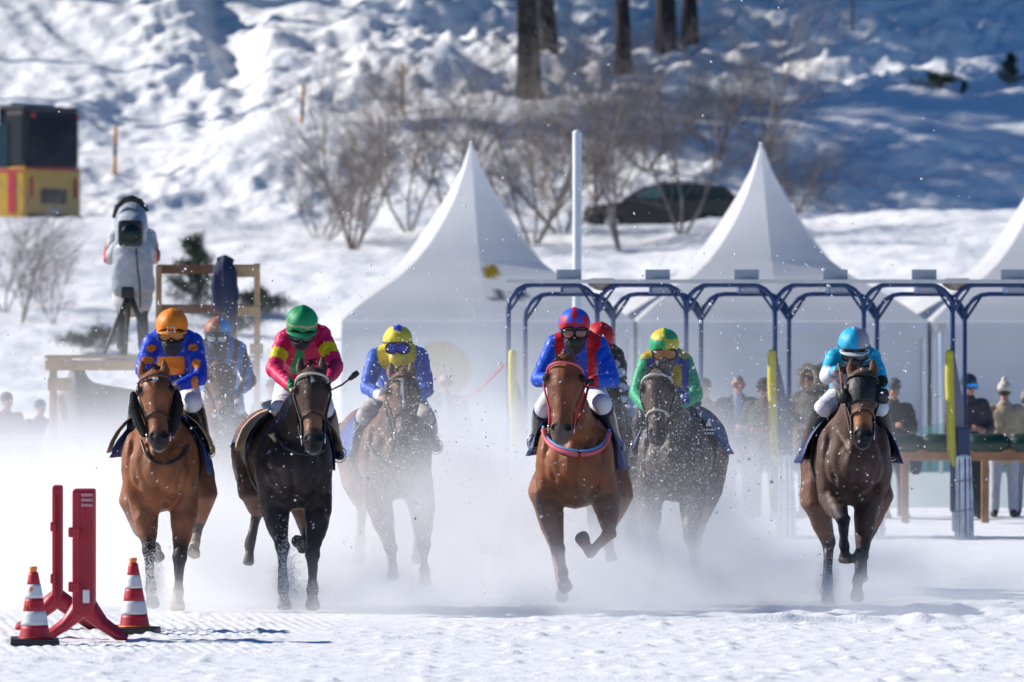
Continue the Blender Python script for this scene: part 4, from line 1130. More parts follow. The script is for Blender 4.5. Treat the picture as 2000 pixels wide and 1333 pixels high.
def wrinkle(V, amp, sc, seed):
    """soft folds pushed into cloth, running around the limbs"""
    n = noise2(V[:, 0] * sc + V[:, 2] * sc * .6, V[:, 2] * sc * 1.6 + V[:, 1] * sc, seed) + .5 * noise2(V[:, 0] * sc * 2.3, (V[:, 2] + V[:, 1]) * sc * 2.7, seed + 1)
    ctr = V.mean(0); d = V - ctr; d /= (np.linalg.norm(d, axis=1)[:, None] + 1e-6)
    return V + d * (amp * n)[:, None]

def folds(V, Q, amp, seed, axes):
    """creases in loose cloth: ridges that run slantwise round each limb, pushed along the surface normal"""
    N = vnormals(V, Q); D = []; Tt = []
    for a, b in axes:
        d, t = seg_dist(V, a, b); D.append(d); Tt.append(t * (Vector(b) - Vector(a)).length)
    k = np.argmin(np.array(D), 0); t = np.array(Tt)[k, np.arange(len(V))]
    u = t * 19 + k * 7.7 + V[:, 0] * 6; w = V[:, 0] * 3.5 + V[:, 1] * 3 + V[:, 2] * 2
    r = 1 - np.abs(noise2(u + .9 * noise2(w, u * .4, seed + 2), w * .9 + 3.1 * k, seed)); r2 = 1 - np.abs(noise2(u * 2.1, w * 1.7, seed + 1))
    V = V + N * (amp * ((r ** 2.2 - .45) + .45 * (r2 ** 2 - .5)))[:, None]
    return V

def helmet(root, c, R, colfn, peak=True, peakmat=None, k=1.0, mat_=None, band=None):
    """fabric covered racing helmet: shell down to the brow, stitched button, peak, chin straps"""
    q = lambda x, y, z: c + R @ (Vector((x, y, z)) * k)
    V = []; Fc = []; nu, nv = 40, 18; cols = []
    for i in range(nv + 1):
        th = (math.pi * .60) * i / nv
        for j in range(nu):
            a = 2 * math.pi * j / nu
            x, y, z = .122 * math.sin(th) * math.cos(a), .145 * math.sin(th) * math.sin(a), .128 * math.cos(th)
            if th > math.pi * .5: x *= .985; y *= .985
            gth = 1 + .014 * math.sin(7 * a + 3 * th) * math.sin(th) ** 2 + .010 * math.sin(13 * a - 5 * th) * math.sin(th); x *= gth; y *= gth; z += .006 * math.sin(4 * a + 2) * math.sin(th)
            if th < .22: z += .008 * (1 - th / .22)
            zf = z + .028 + (.018 if y > 0 else 0) * 0
            V.append(q(x, y + .012, zf)); cols.append((a, th, x, y, z))
    for i in range(nv):
        for j in range(nu):
            Fc.append((i * nu + j, (i + 1) * nu + j, (i + 1) * nu + (j + 1) % nu, i * nu + (j + 1) % nu))
    n0 = len(V)
    # inner rim gives the shell its thickness
    for j in range(nu):
        a = 2 * math.pi * j / nu; p = V[nv * nu + j]; V.append(p.lerp(q(0, .012, -.005), .12)); cols.append((a, 9, 0, 0, -1))
    for j in range(nu): Fc.append((nv * nu + j, n0 + j, n0 + (j + 1) % nu, nv * nu + (j + 1) % nu))
    colr = np.array([colfn(*cc) for cc in cols])
    h = mk('helmet', np.array([tuple(v) for v in V]), Fc, mat_ or SILK, root, colors=colr)
    if peak:
        V = []; Fc = []; n = 17
        for lay in (0, -.007):
            for r in range(4):
                for j in range(n):
                    a = math.radians(-160 + 140 * j / (n - 1)); ext = [0, .022, .04, .048][r] * (math.sin(math.pi * j / (n - 1)) ** .6)
                    x, y = (.120 + ext * .6) * math.cos(a), (.142 + ext) * math.sin(a)
                    V.append(q(x, y + .012, -.005 - ext * .35 + lay))
        m = 4 * n
        for r in range(3):
            for j in range(n - 1):
                a = r * n + j; Fc.append((a, a + 1, a + n + 1, a + n)); Fc.append((m + a, m + a + n, m + a + n + 1, m + a + 1))
        for j in range(n - 1):
            a = 3 * n + j; Fc.append((a, a + 1, m + a + 1, m + a))
        mk('peak', np.array([tuple(v) for v in V]), Fc, peakmat or GLOSS_BLACK, h)
    if band:
        m = MB(); closed_tube(m, [q(.1235 * math.cos(a), .012 + .146 * math.sin(a), .012) for a in [2 * math.pi * j / 28 for j in range(28)]], .006 * k); m.build('elastic_band', band, h)
    return h

def goggles(root, c, R, lens, frame=None, k=1.0, two=False):
    q = lambda x, y, z: c + R @ (Vector((x, y, z)) * k)
    def sheet(x0, x1, z0, z1, yo, n=13, m=5, notch=.018):
        V = []; Fc = []
        for lay in (0, .008):
            for i in range(m):
                for j in range(n):
                    x = x0 + (x1 - x0) * j / (n - 1); v = i / (m - 1); lo = z0 + notch * math.exp(-(x / .018) ** 2)
                    z = lo + (z1 - lo) * v
                    edge = min(1, (1 - abs(2 * (x - (x0 + x1) / 2) / (x1 - x0)) ** 4))
                    zc = (z0 + z1) / 2; z = zc + (z - zc) * (.55 + .45 * edge)
                    y = -.118 - yo + 4.2 * x * x + .25 * (z - .01) ** 2 + lay
                    V.append(q(x, y, z))
        o = n * m
        for i in range(m - 1):
            for j in range(n - 1):
                a = i * n + j; Fc.append((a, a + 1, a + n + 1, a + n)); Fc.append((o + a, o + a + n, o + a + n + 1, o + a + 1))
        ring = [j for j in range(n)] + [i * n + n - 1 for i in range(1, m)] + [(m - 1) * n + j for j in range(n - 2, -1, -1)] + [i * n for i in range(m - 2, 0, -1)]
        for a, b in zip(ring, ring[1:] + ring[:1]): Fc.append((a, b, o + b, o + a))
        return np.array([tuple(v) for v in V]), Fc
    V, Fc = sheet(-.088, .088, -.040, .048, 0)
    g = mk('goggles', V, Fc, frame or GLOSS_BLACK, root)
    if two:
        for a, b in ((-.076, -.010), (.010, .076)):
            V, Fc = sheet(a, b, -.028, .036, .006, notch=.0); mk('lens', V, Fc, lens, g)
    else:
        V, Fc = sheet(-.076, .076, -.030, .038, .006); mk('lens', V, Fc, lens, g)
    return g

def build_rider(s, h):
    """jockey crouched over the withers of horse h, hands on the reins"""
    Y0 = h['Y']; rng = random.Random(s['seed'])
    P = lambda q, dy: W(q[0], q[1], Y0 + (q[2] if len(q) > 2 else dy))
    hc = P(s['head'], -.52)
    hip = P(s['hip'], .22)
    mx_ = (s['sl'][0] + s['sr'][0]) / 2; s['sl'] = (mx_ + (s['sl'][0] - mx_) * .86, s['sl'][1] - 7); s['sr'] = (mx_ + (s['sr'][0] - mx_) * .86, s['sr'][1] - 7)
    shl, shr = P(s['sl'], -.26), P(s['sr'], -.26)
    ell_, elr = P(s['el'], -.42), P(s['er'], -.42)
    hal, har = P(s['hl'], -.80), P(s['hr'], -.80)
    kl, kr = P(s['kl'], -.34), P(s['kr'], -.34)
    fl, fr = P(s['fl'], .02), P(s['fr'], .02)
    R = rotm(*s.get('hrot', (-12, 0, 0)))
    root = empty('person', (hip.x, hip.y, hip.z))
    tag(root, s['label'], 'person', 'jockeys riding in the race')
    side = (shr - shl).normalized()
    nb = (shl + shr) / 2 + Vector((0, -.02, .055))
    chest = hip.lerp(nb, .68) + Vector((0, .02, -.02)); waist = hip.lerp(nb, .32) + Vector((0, .04, .02))
    kb = .96
    # body
    mb = MB()
    head_shapes(mb, hc, R, 1.0)
    mb.limb([nb + Vector((0, .03, 0)), nb.lerp(hc, .5), hc + R @ Vector((0, .03, -.05))], [.065, .055, .055], n=10)
    mb.limb([hip, waist, chest, nb], [(.13, .10), (.12, .09), (.14, .10), (.10, .07)], n=14, side=side)
    hips = [hip + side * (-.085) + Vector((0, -.03, -.02)), hip + side * .085 + Vector((0, -.03, -.02))]
    for sh, el, ha, sd in ((shl, ell_, hal, -1), (shr, elr, har, 1)):
        w = el.lerp(ha, .90)
        mb.limb([nb, sh], [.055, .050], n=10); mb.limb([sh, el], [.050, .038], n=10); mb.limb([el, w], [.038, .026], n=10)
        dirn = (ha - el).normalized()
        hand_shapes(mb, w, dirn, Vector((-sd * .4, .2, -1)), -sd if dirn.z < .5 else sd, .95)
    for hp, kn, ft in ((hips[0], kl, fl), (hips[1], kr, fr)):
        mb.limb([hp, kn], [.075, .052], n=10); mb.limb([kn, ft], [.050, .035], n=10)
        mb.limb([ft + Vector((0, .05, -.02)), ft + Vector((0, -.06, -.045)), ft + Vector((0, -.13, -.06))], [.028, .03, .022], n=8)
    V, Q = fuse(mb, .0085, 2)
    sk = s.get('skin', (.42, .22, .15)); c = np.tile(np.array(sk), (len(V), 1)).astype(float)
    head_color(V, hc, c, R)
    gl = s.get('gloves')
    if gl:
        for w_, e_ in ((hal, ell_), (har, elr)):
            dd = np.linalg.norm(V - np.array(w_), axis=1); blend(c, gl, (dd < .17) * 1.0)
    mk('body', V, Q, SKIN, root, colors=c)
    # jacket
    jb = MB()
    jb.limb([hip + Vector((0, 0, .0)), waist, chest, nb + Vector((0, .01, -.03))], [(.165, .135), (.17, .135), (.195, .15), (.15, .10)], n=18, side=side)
    jb.limb([shl, shl.lerp(nb, .5) + Vector((0, .03, .012)), nb + Vector((0, .04, 0)), shr.lerp(nb, .5) + Vector((0, .03, .012)), shr], [.078, .088, .092, .088, .078], n=12, side=(0, 1, 0))
    jb.ell(nb.lerp(hip, .28) + Vector((0, .05, .03)), (.175, .17, .12)); jb.ell(chest + Vector((0, -.02, -.02)), (.18, .12, .14))
    jb.limb([nb, nb.lerp(hc, .38)], [.082, .072], n=12)
    for sh, el, ha in ((shl, ell_, hal), (shr, elr, har)):
        w = el.lerp(ha, .86)
        jb.ell(sh, .084); jb.limb([sh, sh.lerp(el, .5) + Vector((0, .01, .005)), el], [.078, .074, .062], n=12); jb.ell(el, .062); jb.limb([el, el.lerp(w, .5), w], [.061, .056, .042], n=12)
    V, Q = fuse(jb, .0115, 3)
    V = folds(V, Q, .0095, s['seed'], [(shl, ell_), (ell_, hal), (shr, elr), (elr, har), (hip, nb)])
    c = np.tile(np.array(s['silk']), (len(V), 1)).astype(float)
    px, py = pxy(V)
    ctx = dict(V=V, px=px, py=py, c=c, y=V[:, 1] - Y0)
    if 'pattern' in s: s['pattern'](ctx)
    for f, (a, b, lo, hi, col, wd) in enumerate(s.get('bands', [])):
        A = dict(sl=shl, el=ell_, hl=hal, sr=shr, er=elr, hr=har)
        d1, t1 = seg_dist(V, A[a], A[b]); blend(c, col, (d1 < wd) * (t1 > lo) * (t1 < hi))
    rs_ = np.random.default_rng(s['seed'] + 9); N_ = vnormals(V, Q); blend(c, (.8, .81, .83), (rs_.random(len(V)) < .004) * (N_[:, 1] < .2) * 1.)
    mk('jacket', V, Q, SILK, root, colors=c)
    # breeches
    bb = MB(); bb.limb([hips[0], hip, hips[1]], [.12, .135, .12], n=12, side=(0, 0, 1))
    for hp, kn, ft in ((hips[0], kl, fl), (hips[1], kr, fr)):
        bb.limb([hp, hp.lerp(kn, .5) + Vector((0, 0, -.01)), kn], [.125, .108, .080], n=12); bb.ell(kn, .079)
    V, Q = fuse(bb, .013, 3); V = folds(V, Q, .006, s['seed'] + 5, [(hips[0], kl), (hips[1], kr)])
    mk('breeches', V, Q, s.get('breech', BREECH), root)
    # boots
    for kn, ft, sd in ((kl, fl, -1), (kr, fr, 1)):
        b2 = MB()
        b2.limb([kn.lerp(ft, s.get('boot_top', .12)), kn.lerp(ft, .4), kn.lerp(ft, .8), ft], [.083, .074, .052, .050], n=12)
        b2.limb([ft + Vector((0, .07, -.015)), ft + Vector((0, 0, -.03)), ft + Vector((sd * .02, -.10, -.055)), ft + Vector((sd * .03, -.19, -.065))], [(.040, .045), (.046, .05), (.050, .042), (.036, .028)], n=12)
        V, Q = fuse(b2, .011, 2); bt = mk('boot', V, Q, s.get('bootmat', BOOT), root)
        m = MB(); ctr = ft + Vector((sd * .02, -.07, -.045))
        closed_tube(m, [ctr + Vector((.054 * math.cos(a), 0, -.01 + .056 * math.sin(a) + (.012 if math.sin(a) > 0 else 0))) for a in [2 * math.pi * k / 18 for k in range(18)]], .005)
        m.build('stirrup', METAL, bt)
    # head gear
    helmet(root, hc + R @ Vector((0, 0, .045)), R, s['helmet'], s.get('peak', True), s.get('peakmat'), 1.02, band=s.get('band'))
    goggles(root, hc + R @ Vector((0, .008, .002)), R, s['lens'], s.get('frame'), 1.17, two=s.get('two', False))
    m = MB(); closed_tube(m, [hc + R @ (Vector((.104 * math.cos(a), .02 + .115 * math.sin(a), .012))) for a in [2 * math.pi * j / 24 for j in range(24)]], .011); m.build('goggle_strap', RUBBER, root)
    mk_ = s.get('maskmat', MASK_BLACK)
    if mk_:
        m = MB(); m.ell(hc + R @ Vector((0, -.02, -.062)), (.080, .104, .072), R, 16, 10); m.limb([hc + R @ Vector((0, .0, -.09)), nb + Vector((0, -.01, .03))], [.074, .080], n=14)
        V, Q = fuse(m, .011, 2); V = wrinkle(V, .005, 16, 3); mk('face_scarf', V, Q, mk_, root)
    s.update(root=root, hal=hal, har=har, hc=hc, nb=nb, elr=elr, ell=ell_)
    return root

def reins(h, hands, mat_):
    for bp, ha in zip(h['bits'], hands):
        sag = (bp + ha) / 2 + Vector((0, .03, -.07))
        m = MB(); pts = bezier(bp, sag, ha); m.limb(pts, [(.010, .005)] * len(pts), n=6); m.build('rein', mat_, h['root'])

# ------------------------------------------------------------------ the field: eight horses and their jockeys
BAY = (.215, .072, .026); DARKP = (.022, .014, .012)
PINK_STRAP = mat('strap_pink', (.62, .10, .13), rough=.6)
BLUE_STRAP = mat('strap_light_blue', (.10, .32, .62), rough=.6)
RED_STRAP = mat('strap_red', (.45, .03, .03), rough=.55)
PALE_STRAP = mat('strap_pale', (.55, .50, .42), rough=.6)
NAVY_CLOTH = mat('saddle_cloth_navy', (.008, .030, .14), rough=.55, bump=.5, bscale=14, noise=.15)
BLUE_CLOTH = mat('saddle_cloth_blue', (.012, .055, .25), rough=.55, bump=.5, bscale=14, noise=.15)
TAN_CLOTH = mat('chamois_tan', (.42, .29, .14), rough=.8, bump=.3, noise=.12)
WHITE_PRINT = mat('white_print', (.8, .8, .82), rough=.6)
FLEECE = mat('black_fleece', (.008, .008, .009), rough=.95, bump=.9, bscale=50)
HOOD = mat('blinker_hood_black', (.009, .009, .010), rough=.55, bump=.2)

H = {}
P5 = [(1061, 838), (1066, 858), (1084, 874), (1112, 884), (1142, 886), (1168, 879), (1184, 864), (1190, 844)]
H['orange'] = dict(Y=63.6, cx=318, seed=1, label='bright bay horse with black fleece cheek pieces under the orange-capped jockey', coat=BAY, belly=(.22, .075, .03), points=DARKP, face=(.20, .07, .03), muzcol=(.03, .02, .018),
    rump=.03, lift=-.02, poll=(301, 741), muzzle=(311, 872), hroll=-5, ears='up', star=(.13, -.005, .05, .016),
    FL=[(283, 1000, -.50), (291, 1076, -.66), (295, 1150, -.70), (297, 1186, -.74)], FR=[(360, 1002, -.50), (351, 1090, -.72), (348, 1157, -.80), (347, 1192, -.86)],
    HL=[(262, 985, .50), (276, 1040, .72), (306, 1070, .50), (310, 1092, .42)], HR=[(395, 970, .50), (386, 1022, .78), (382, 1062, .62), (377, 1085, .55)],
    socks=dict(FR=(.62, .50, .38), HR=(.62, .52, .42)), hooves=dict(FR=(.50, .32, .17), HR=(.5, .4, .3)), breast=[(LEATHER, .012, 0, [(276, 862), (284, 888), (305, 906), (330, 908), (356, 893), (368, 870)])], brow=LEATHER_BROWN)
H['brown'] = dict(snowy=0.012, Y=76.0, cx=432, seed=2, label='dark bay horse half hidden behind the orange-capped jockey, head turned aside', coat=(.11, .05, .03), points=DARKP, face=(.13, .06, .035), muzcol=(.20, .17, .16),
    rump=.0, lift=-.05, poll=(424, 722), muzzle=(441, 822), hyaw=18, ears='back',
    FL=[(402, 960, -.50), (404, 1020, -.70), (404, 1075, -.76), (404, 1102, -.80)], FR=[(462, 960, -.50), (466, 1010, -.80), (458, 1050, -.55), (452, 1040, -.42)],
    HL=[(400, 950, .5), (402, 1000, .75), (410, 1050, .55), (412, 1078, .5)], HR=[(464, 950, .5), (462, 1000, .75), (456, 1050, .55), (455, 1080, .5)], breast=[(LEATHER, .012, 0, [(405, 850), (415, 868), (432, 876), (452, 868), (460, 850)])])
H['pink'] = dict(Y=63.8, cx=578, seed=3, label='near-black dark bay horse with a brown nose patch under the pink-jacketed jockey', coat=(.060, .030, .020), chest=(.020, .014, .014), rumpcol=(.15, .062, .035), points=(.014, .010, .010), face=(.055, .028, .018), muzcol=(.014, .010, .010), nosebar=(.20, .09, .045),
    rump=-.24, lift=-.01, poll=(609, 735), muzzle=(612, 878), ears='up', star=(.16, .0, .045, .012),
    FL=[(537, 1000, -.50), (551, 1068, -.70), (553, 1152, -.76), (556, 1190, -.82)], FR=[(622, 1000, -.50), (611, 1084, -.74), (610, 1152, -.82), (611, 1190, -.88)],
    HL=[(498, 968, .42), (503, 1000, .74), (488, 1066, .62), (485, 1104, .56)], HR=[(594, 985, .5), (599, 1040, .72), (590, 1072, .42), (579, 1054, .30)], breast=[(LEATHER, .014, 0, [(538, 850), (552, 870), (580, 886), (612, 890), (632, 880)])], brow=PALE_STRAP, wraps={})
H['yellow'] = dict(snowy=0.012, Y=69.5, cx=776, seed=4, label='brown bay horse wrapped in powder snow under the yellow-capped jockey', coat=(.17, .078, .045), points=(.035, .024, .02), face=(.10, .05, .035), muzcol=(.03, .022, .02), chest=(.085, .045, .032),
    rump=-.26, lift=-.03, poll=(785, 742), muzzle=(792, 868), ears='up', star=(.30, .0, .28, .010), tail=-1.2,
    FL=[(742, 994, -.50), (764, 1072, -.74), (768, 1106, -.62), (769, 1130, -.58)], FR=[(824, 1000, -.50), (828, 1066, -.70), (829, 1112, -.78), (830, 1142, -.84)],
    HL=[(696, 950, .45), (708, 988, .76), (703, 1062, .62), (701, 1100, .58)], HR=[(815, 970, .5), (818, 1020, .74), (815, 1070, .6), (815, 1100, .56)], breast=[(LEATHER, .013, 0, [(716, 862), (730, 886), (756, 910), (780, 920), (808, 912), (830, 890)])])
H['redblue'] = dict(Y=64.0, cx=1122, seed=5, label='chestnut horse with pink and blue breast strap leading in the centre', coat=(.225, .068, .020), points=(.22, .070, .026), pw=.6, face=(.15, .05, .022), muzcol=(.13, .085, .07), belly=(.20, .066, .024),
    rump=.10, lift=.0, poll=(1104, 716), muzzle=(1095, 858), ears='back', hair=HAIR_RED, forelock=.9, hscale=1.26, wid=1.02,
    FL=[(1073, 985, -.50), (1090, 1076, -.82), (1100, 1120, -.86), (1105, 1149, -.96)], FR=[(1185, 985, -.52), (1191, 1042, -.98), (1153, 1080, -.74), (1134, 1047, -.62)],
    HL=[(1060, 968, .45), (1082, 1060, .70), (1096, 1136, .36), (1098, 1174, .28)], HR=[(1208, 975, .45), (1188, 1030, .72), (1188, 1066, .46), (1196, 1096, .40)],
    hooves=dict(FL=(.05, .045, .045), HL=(.17, .12, .08), FR=(.12, .10, .10)), breast=[(PINK_STRAP, .019, 3, P5), (BLUE_STRAP, .012, -4, P5)], bridle=RED_STRAP, brow=PINK_STRAP, noseband=False)
H['redcap'] = dict(snowy=0.012, Y=70.0, cx=1196, seed=6, label='dark horse running almost hidden behind the chestnut horse', coat=(.055, .035, .03), points=(.02, .015, .015), face=(.05, .03, .025), muzcol=(.02, .015, .015),
    rump=.05, lift=-.03, poll=(1178, 748), muzzle=(1176, 872), ears='back',
    FL=[(1168, 990, -.5), (1166, 1050, -.75), (1168, 1085, -.55), (1170, 1070, -.45)], FR=[(1231, 985, -.5), (1234, 1030, -.72), (1232, 1084, -.74), (1236, 1118, -.82)],
    HL=[(1160, 960, .5), (1165, 1020, .75), (1168, 1070, .6), (1168, 1100, .55)], HR=[(1242, 960, .5), (1240, 1020, .75), (1238, 1070, .6), (1238, 1100, .55)])
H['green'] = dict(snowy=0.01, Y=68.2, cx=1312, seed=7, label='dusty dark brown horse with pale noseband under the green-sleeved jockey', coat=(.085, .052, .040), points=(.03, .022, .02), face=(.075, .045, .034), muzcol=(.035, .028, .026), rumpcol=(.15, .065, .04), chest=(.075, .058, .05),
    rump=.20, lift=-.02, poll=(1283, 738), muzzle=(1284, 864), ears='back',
    FL=[(1268, 990, -.50), (1274, 1048, -.72), (1286, 1088, -.60), (1293, 1112, -.55)], FR=[(1352, 985, -.52), (1349, 1052, -.82), (1357, 1100, -.82), (1361, 1137, -.90)],
    HL=[(1262, 965, .5), (1262, 1020, .72), (1272, 1070, .55), (1275, 1100, .5)], HR=[(1384, 960, .5), (1372, 1010, .75), (1362, 1060, .6), (1362, 1090, .55)],
    brow=PALE_STRAP, noseb=PALE_STRAP)
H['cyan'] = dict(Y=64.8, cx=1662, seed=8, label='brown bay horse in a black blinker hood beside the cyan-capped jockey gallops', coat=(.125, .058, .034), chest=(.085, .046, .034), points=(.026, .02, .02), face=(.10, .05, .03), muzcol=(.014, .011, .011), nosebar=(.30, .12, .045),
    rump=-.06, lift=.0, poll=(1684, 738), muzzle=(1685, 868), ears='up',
    FL=[(1626, 975, -.50), (1647, 1014, -.95), (1649, 1066, -.74), (1650, 1099, -.70)], FR=[(1694, 990, -.50), (1682, 1088, -.74), (1675, 1136, -.82), (1673, 1174, -.88)],
    HL=[(1594, 985, .48), (1618, 1062, .76), (1617, 1135, .50), (1618, 1184, .44)], HR=[(1716, 975, .48), (1690, 1050, .74), (1684, 1110, .60), (1682, 1135, .56)],
    hooves=dict(FL=(.42, .28, .16)), wraps=dict(FL=(.045, .045, .05), FR=(.05, .05, .055)))
for k in H: build_horse(H[k])

# the fleece cheek pieces of the bay
h = H['orange']
for sd in (-1, 1):
    m = MB(); m.limb([h['HP'](.20, sd * .145, -.02), h['HP'](.40, sd * .150, -.03), h['HP'](.62, sd * .120, -.03), h['HP'](.78, sd * .092, -.03)], [(.028, .045), (.040, .058), (.038, .052), (.026, .034)], n=14)
    V, Q = fuse(m, .011, 1); V = V + .0025 * np.random.default_rng(3).normal(size=V.shape); mk('cheek_fleece', V, Q, FLEECE, h['root'])
# blinker hood of the bay on the right
h = H['cyan']; m = MB()
for f, w, dp, o in HEAD_SEC[1:7]: pass
m.limb([h['HP'](f, 0, o) for f, w, dp, o in HEAD_SEC[1:6]], [((w + .012) * h['hs'], (dp + .012) * h['hs']) for f, w, dp, o in HEAD_SEC[1:6]], n=18, side=h['side'], round_cap=False)
V, Q = fuse(m, .011, 2); mk('blinker_hood', V, Q, HOOD, h['root'])
for sd in (-1, 1):
    m = MB(); c0 = h['HP'](.30, sd * .115, .02); ax = (h['side'] * sd * .75 + h['d'] * .45 + h['t'] * .25).normalized()
    m.limb([c0 - ax * .03, c0 + ax * .03, c0 + ax * .055, c0 + ax * .045], [.052, .062, .060, .048], n=16, side=h['t'], round_cap=False)
    m.build('blinker_cup', HOOD, h['root'])
m = MB(); m.ell(h['HP'](.03, .135, -.02), (.048, .05, .05)); V, Q = fuse(m, .01, 1); mk('ear_plug', V, Q, FLEECE, h['root'])

# saddle cloths: number cloth and flapping sheet on each side
def saddle_cloths(h, m_, lsz=1.0, rsz=1.0, tan=None, flare=(.10, .10), low=(0, 0), fwd=-.38):
    T = h['T']
    for sd, fl, sz, lo in ((-1, flare[0], lsz, low[0]), (1, flare[1], rsz, low[1])):
        rows = []
        for i in range(9):
            u = i / 8; r = []
            for j in range(9):
                v = j / 8; y = fwd + .75 * v
                a = math.radians(88 - 100 * u * sz)
                bx = .315 * h['wid_']; c0 = T(y, 1.20)
                x = bx * math.cos(a) + fl * .62 * u ** 4 * (1 - .55 * abs(v - .25)) + .022 * math.sin(11 * v + 7 * u + h['seed']) * u ** 2 + .012 * math.sin(23 * v - 9 * u) * u ** 2
                z = .345 * math.sin(a) - lo * u
                if a < 0: x = bx + fl * .62 * u ** 4 * (1 - .55 * abs(v - .25)) + .022 * math.sin(11 * v + 7 * u + h['seed']) * u ** 2 + .012 * math.sin(23 * v - 9 * u) * u ** 2
                r.append(c0 + Vector((sd * (x + .012), 0, z + .012)))
            rows.append(r)
        cloth_flap(h, 'saddle_cloth', m_, sd, rows)
        if tan:
            rows2 = []
            for i in range(7):
                u = i / 6; r = []
                for j in range(7):
                    v = j / 6; y = fwd - .08 + .5 * v; a = math.radians(88 - 84 * u); c0 = T(y, 1.20)
                    r.append(c0 + Vector((sd * (.335 * h['wid_'] * math.cos(a) + .03 + fl * .5 * u ** 2), 0, .37 * math.sin(a) + .012)))
                rows2.append(r)
            cloth_flap(h, 'chamois', tan, sd, rows2)
    m = MB(); m.limb([T(-.22, 1.58), T(0, 1.545), T(.28, 1.60)], [(.13, .035), (.15, .04), (.14, .04)], n=14); m.build('saddle', LEATHER, h['root'])
saddle_cloths(H['orange'], BLUE_CLOTH, .9, 1.05, TAN_CLOTH, (.10, .05), (0, .04))
saddle_cloths(H['brown'], NAVY_CLOTH)
saddle_cloths(H['pink'], NAVY_CLOTH, .8, 1.0, TAN_CLOTH, (.02, .06), (0, .05), -.36)
saddle_cloths(H['yellow'], BLUE_CLOTH, 1.0, .9, None, (.10, .06))
saddle_cloths(H['redblue'], NAVY_CLOTH, .95, 1.0, None, (.08, .03), (-.02, .06), -.38)
saddle_cloths(H['redcap'], NAVY_CLOTH, .9, 1.0, None, (.02, .10), (0, .04))
saddle_cloths(H['green'], NAVY_CLOTH, .9, .95, None, (.02, .16), (0, .0))
saddle_cloths(H['cyan'], NAVY_CLOTH, 1.0, 1.0, None, (.12, .12), (.02, .02))
# broad tan chamois folded forward over the shoulder of the dark bay
h = H['pink']; rows = []
for i in range(6):
    u = i / 5; r = []
    for j in range(8):
        v = j / 7; a = h['P'](566 - 64 * v, 792 + 50 * v, -.34 + .22 * v); b = h['P'](573 - 58 * v, 832 + 50 * v, -.50 + .26 * v)
        r.append(a.lerp(b, u) + Vector((-.012 * math.sin(7 * v + 2 * u), -.05 * math.sin(math.pi * u), 0)))
    rows.append(r)
cloth_flap(h, 'chamois', TAN_CLOTH, -1, rows)
# white print on the cloth by the green jockey's boot: a sail mark over two short lines of lettering
h = H['green']; p = h['P'](1384, 826, -.52); m = MB()
m.add([p + Vector((-.026, 0, -.03)), p + Vector((.026, 0, -.03)), p + Vector((.004, 0, .035)), p + Vector((-.026, -.003, -.03)), p + Vector((.026, -.003, -.03)), p + Vector((.004, -.003, .035))], [(0, 2, 1), (3, 4, 5), (0, 1, 4, 3), (1, 2, 5, 4), (2, 0, 3, 5)])
for r, n in ((0, 5), (1, 4)):
    for i in range(n): m.box(p + Vector((-.035 + i * .021 + r * .008, -.002, -.058 - r * .03)), (.014, .003, .019 if (i + r) % 2 else .014))
m.build('cloth_print', WHITE_PRINT, h['root'], smooth=False)

# --- jockeys
ORANGE = (.78, .22, .012); BLUE = (.012, .055, .50); PINKC = (.62, .012, .10); YEL = (.74, .58, .02); GREEN = (.012, .28, .10); RED = (.55, .012, .02); CYAN = (.02, .42, .66); GREYL = (.33, .32, .38)
LENS_AMBER = mat('lens_amber', (.35, .14, .03), rough=.12)
LENS_BLUE = mat('lens_blue', (.03, .04, .30), rough=.10, metal=.4)
LENS_CLEAR = mat('lens_rose', (.34, .13, .11), rough=.12)
LENS_WHITE = mat('lens_pale', (.42, .46, .48), rough=.15)
LENS_DARK = mat('lens_dark', (.05, .05, .06), rough=.10)
YELLOW_SCARF = mat('scarf_yellow', (.66, .50, .03), rough=.55, bump=.5, bscale=14)
GREEN_SCARF = mat('scarf_green', (.012, .22, .09), rough=.55, bump=.5, bscale=14)

def pat_orange(k):
    px, py, c, y = k['px'], k['py'], k['c'], k['y']
    fr = y < -.08
    blend(c, ORANGE, fr * (px > 307) * (px < 360) * (py > 697) * (py < 734) * 1.)
    for ex, ey, rx, ry in ((296, 681, 9, 7), (377, 679, 10, 7), (288, 704, 12, 8), (383, 711, 9, 10), (380, 748, 6, 13)):
        blend(c, ORANGE, fr * ((((px - ex) / rx) ** 2 + ((py - ey) / ry) ** 2) < 1) * (py > ey - ry) * 1.)
def pat_pink(k):
    px, py, c, y = k['px'], k['py'], k['c'], k['y']
    blend(c, GREEN, (y < -.05) * (np.abs(px - 585 + (py - 690) * .12) < 8 + np.clip((py - 690) * .22, 0, 9)) * (py > 672) * 1.)
def pat_yellow(k):
    px, py, c, y = k['px'], k['py'], k['c'], k['y']
    blend(c, YEL, (((px - 775) / 38) ** 2 + ((py - 690) / 40) ** 2 < 1) * (y < -.1) * 1.)
def pat_redblue(k):
    px, py, c, y = k['px'], k['py'], k['c'], k['y']
    for x0, x1 in ((1140, 1153), ):
        blend(c, RED, (y < 0) * (px > 1147 + .0 * py) * (px < 1164 + .10 * (py - 700)) * (py > 640) * 1.)
    blend(c, RED, (y < 0) * (px > 1084) * (px < 1102) * (py > 640) * 1.)
    blend(c, RED, (y > -.35) * (np.abs(px - 1160) < 14) * (py < 700) * 1.)
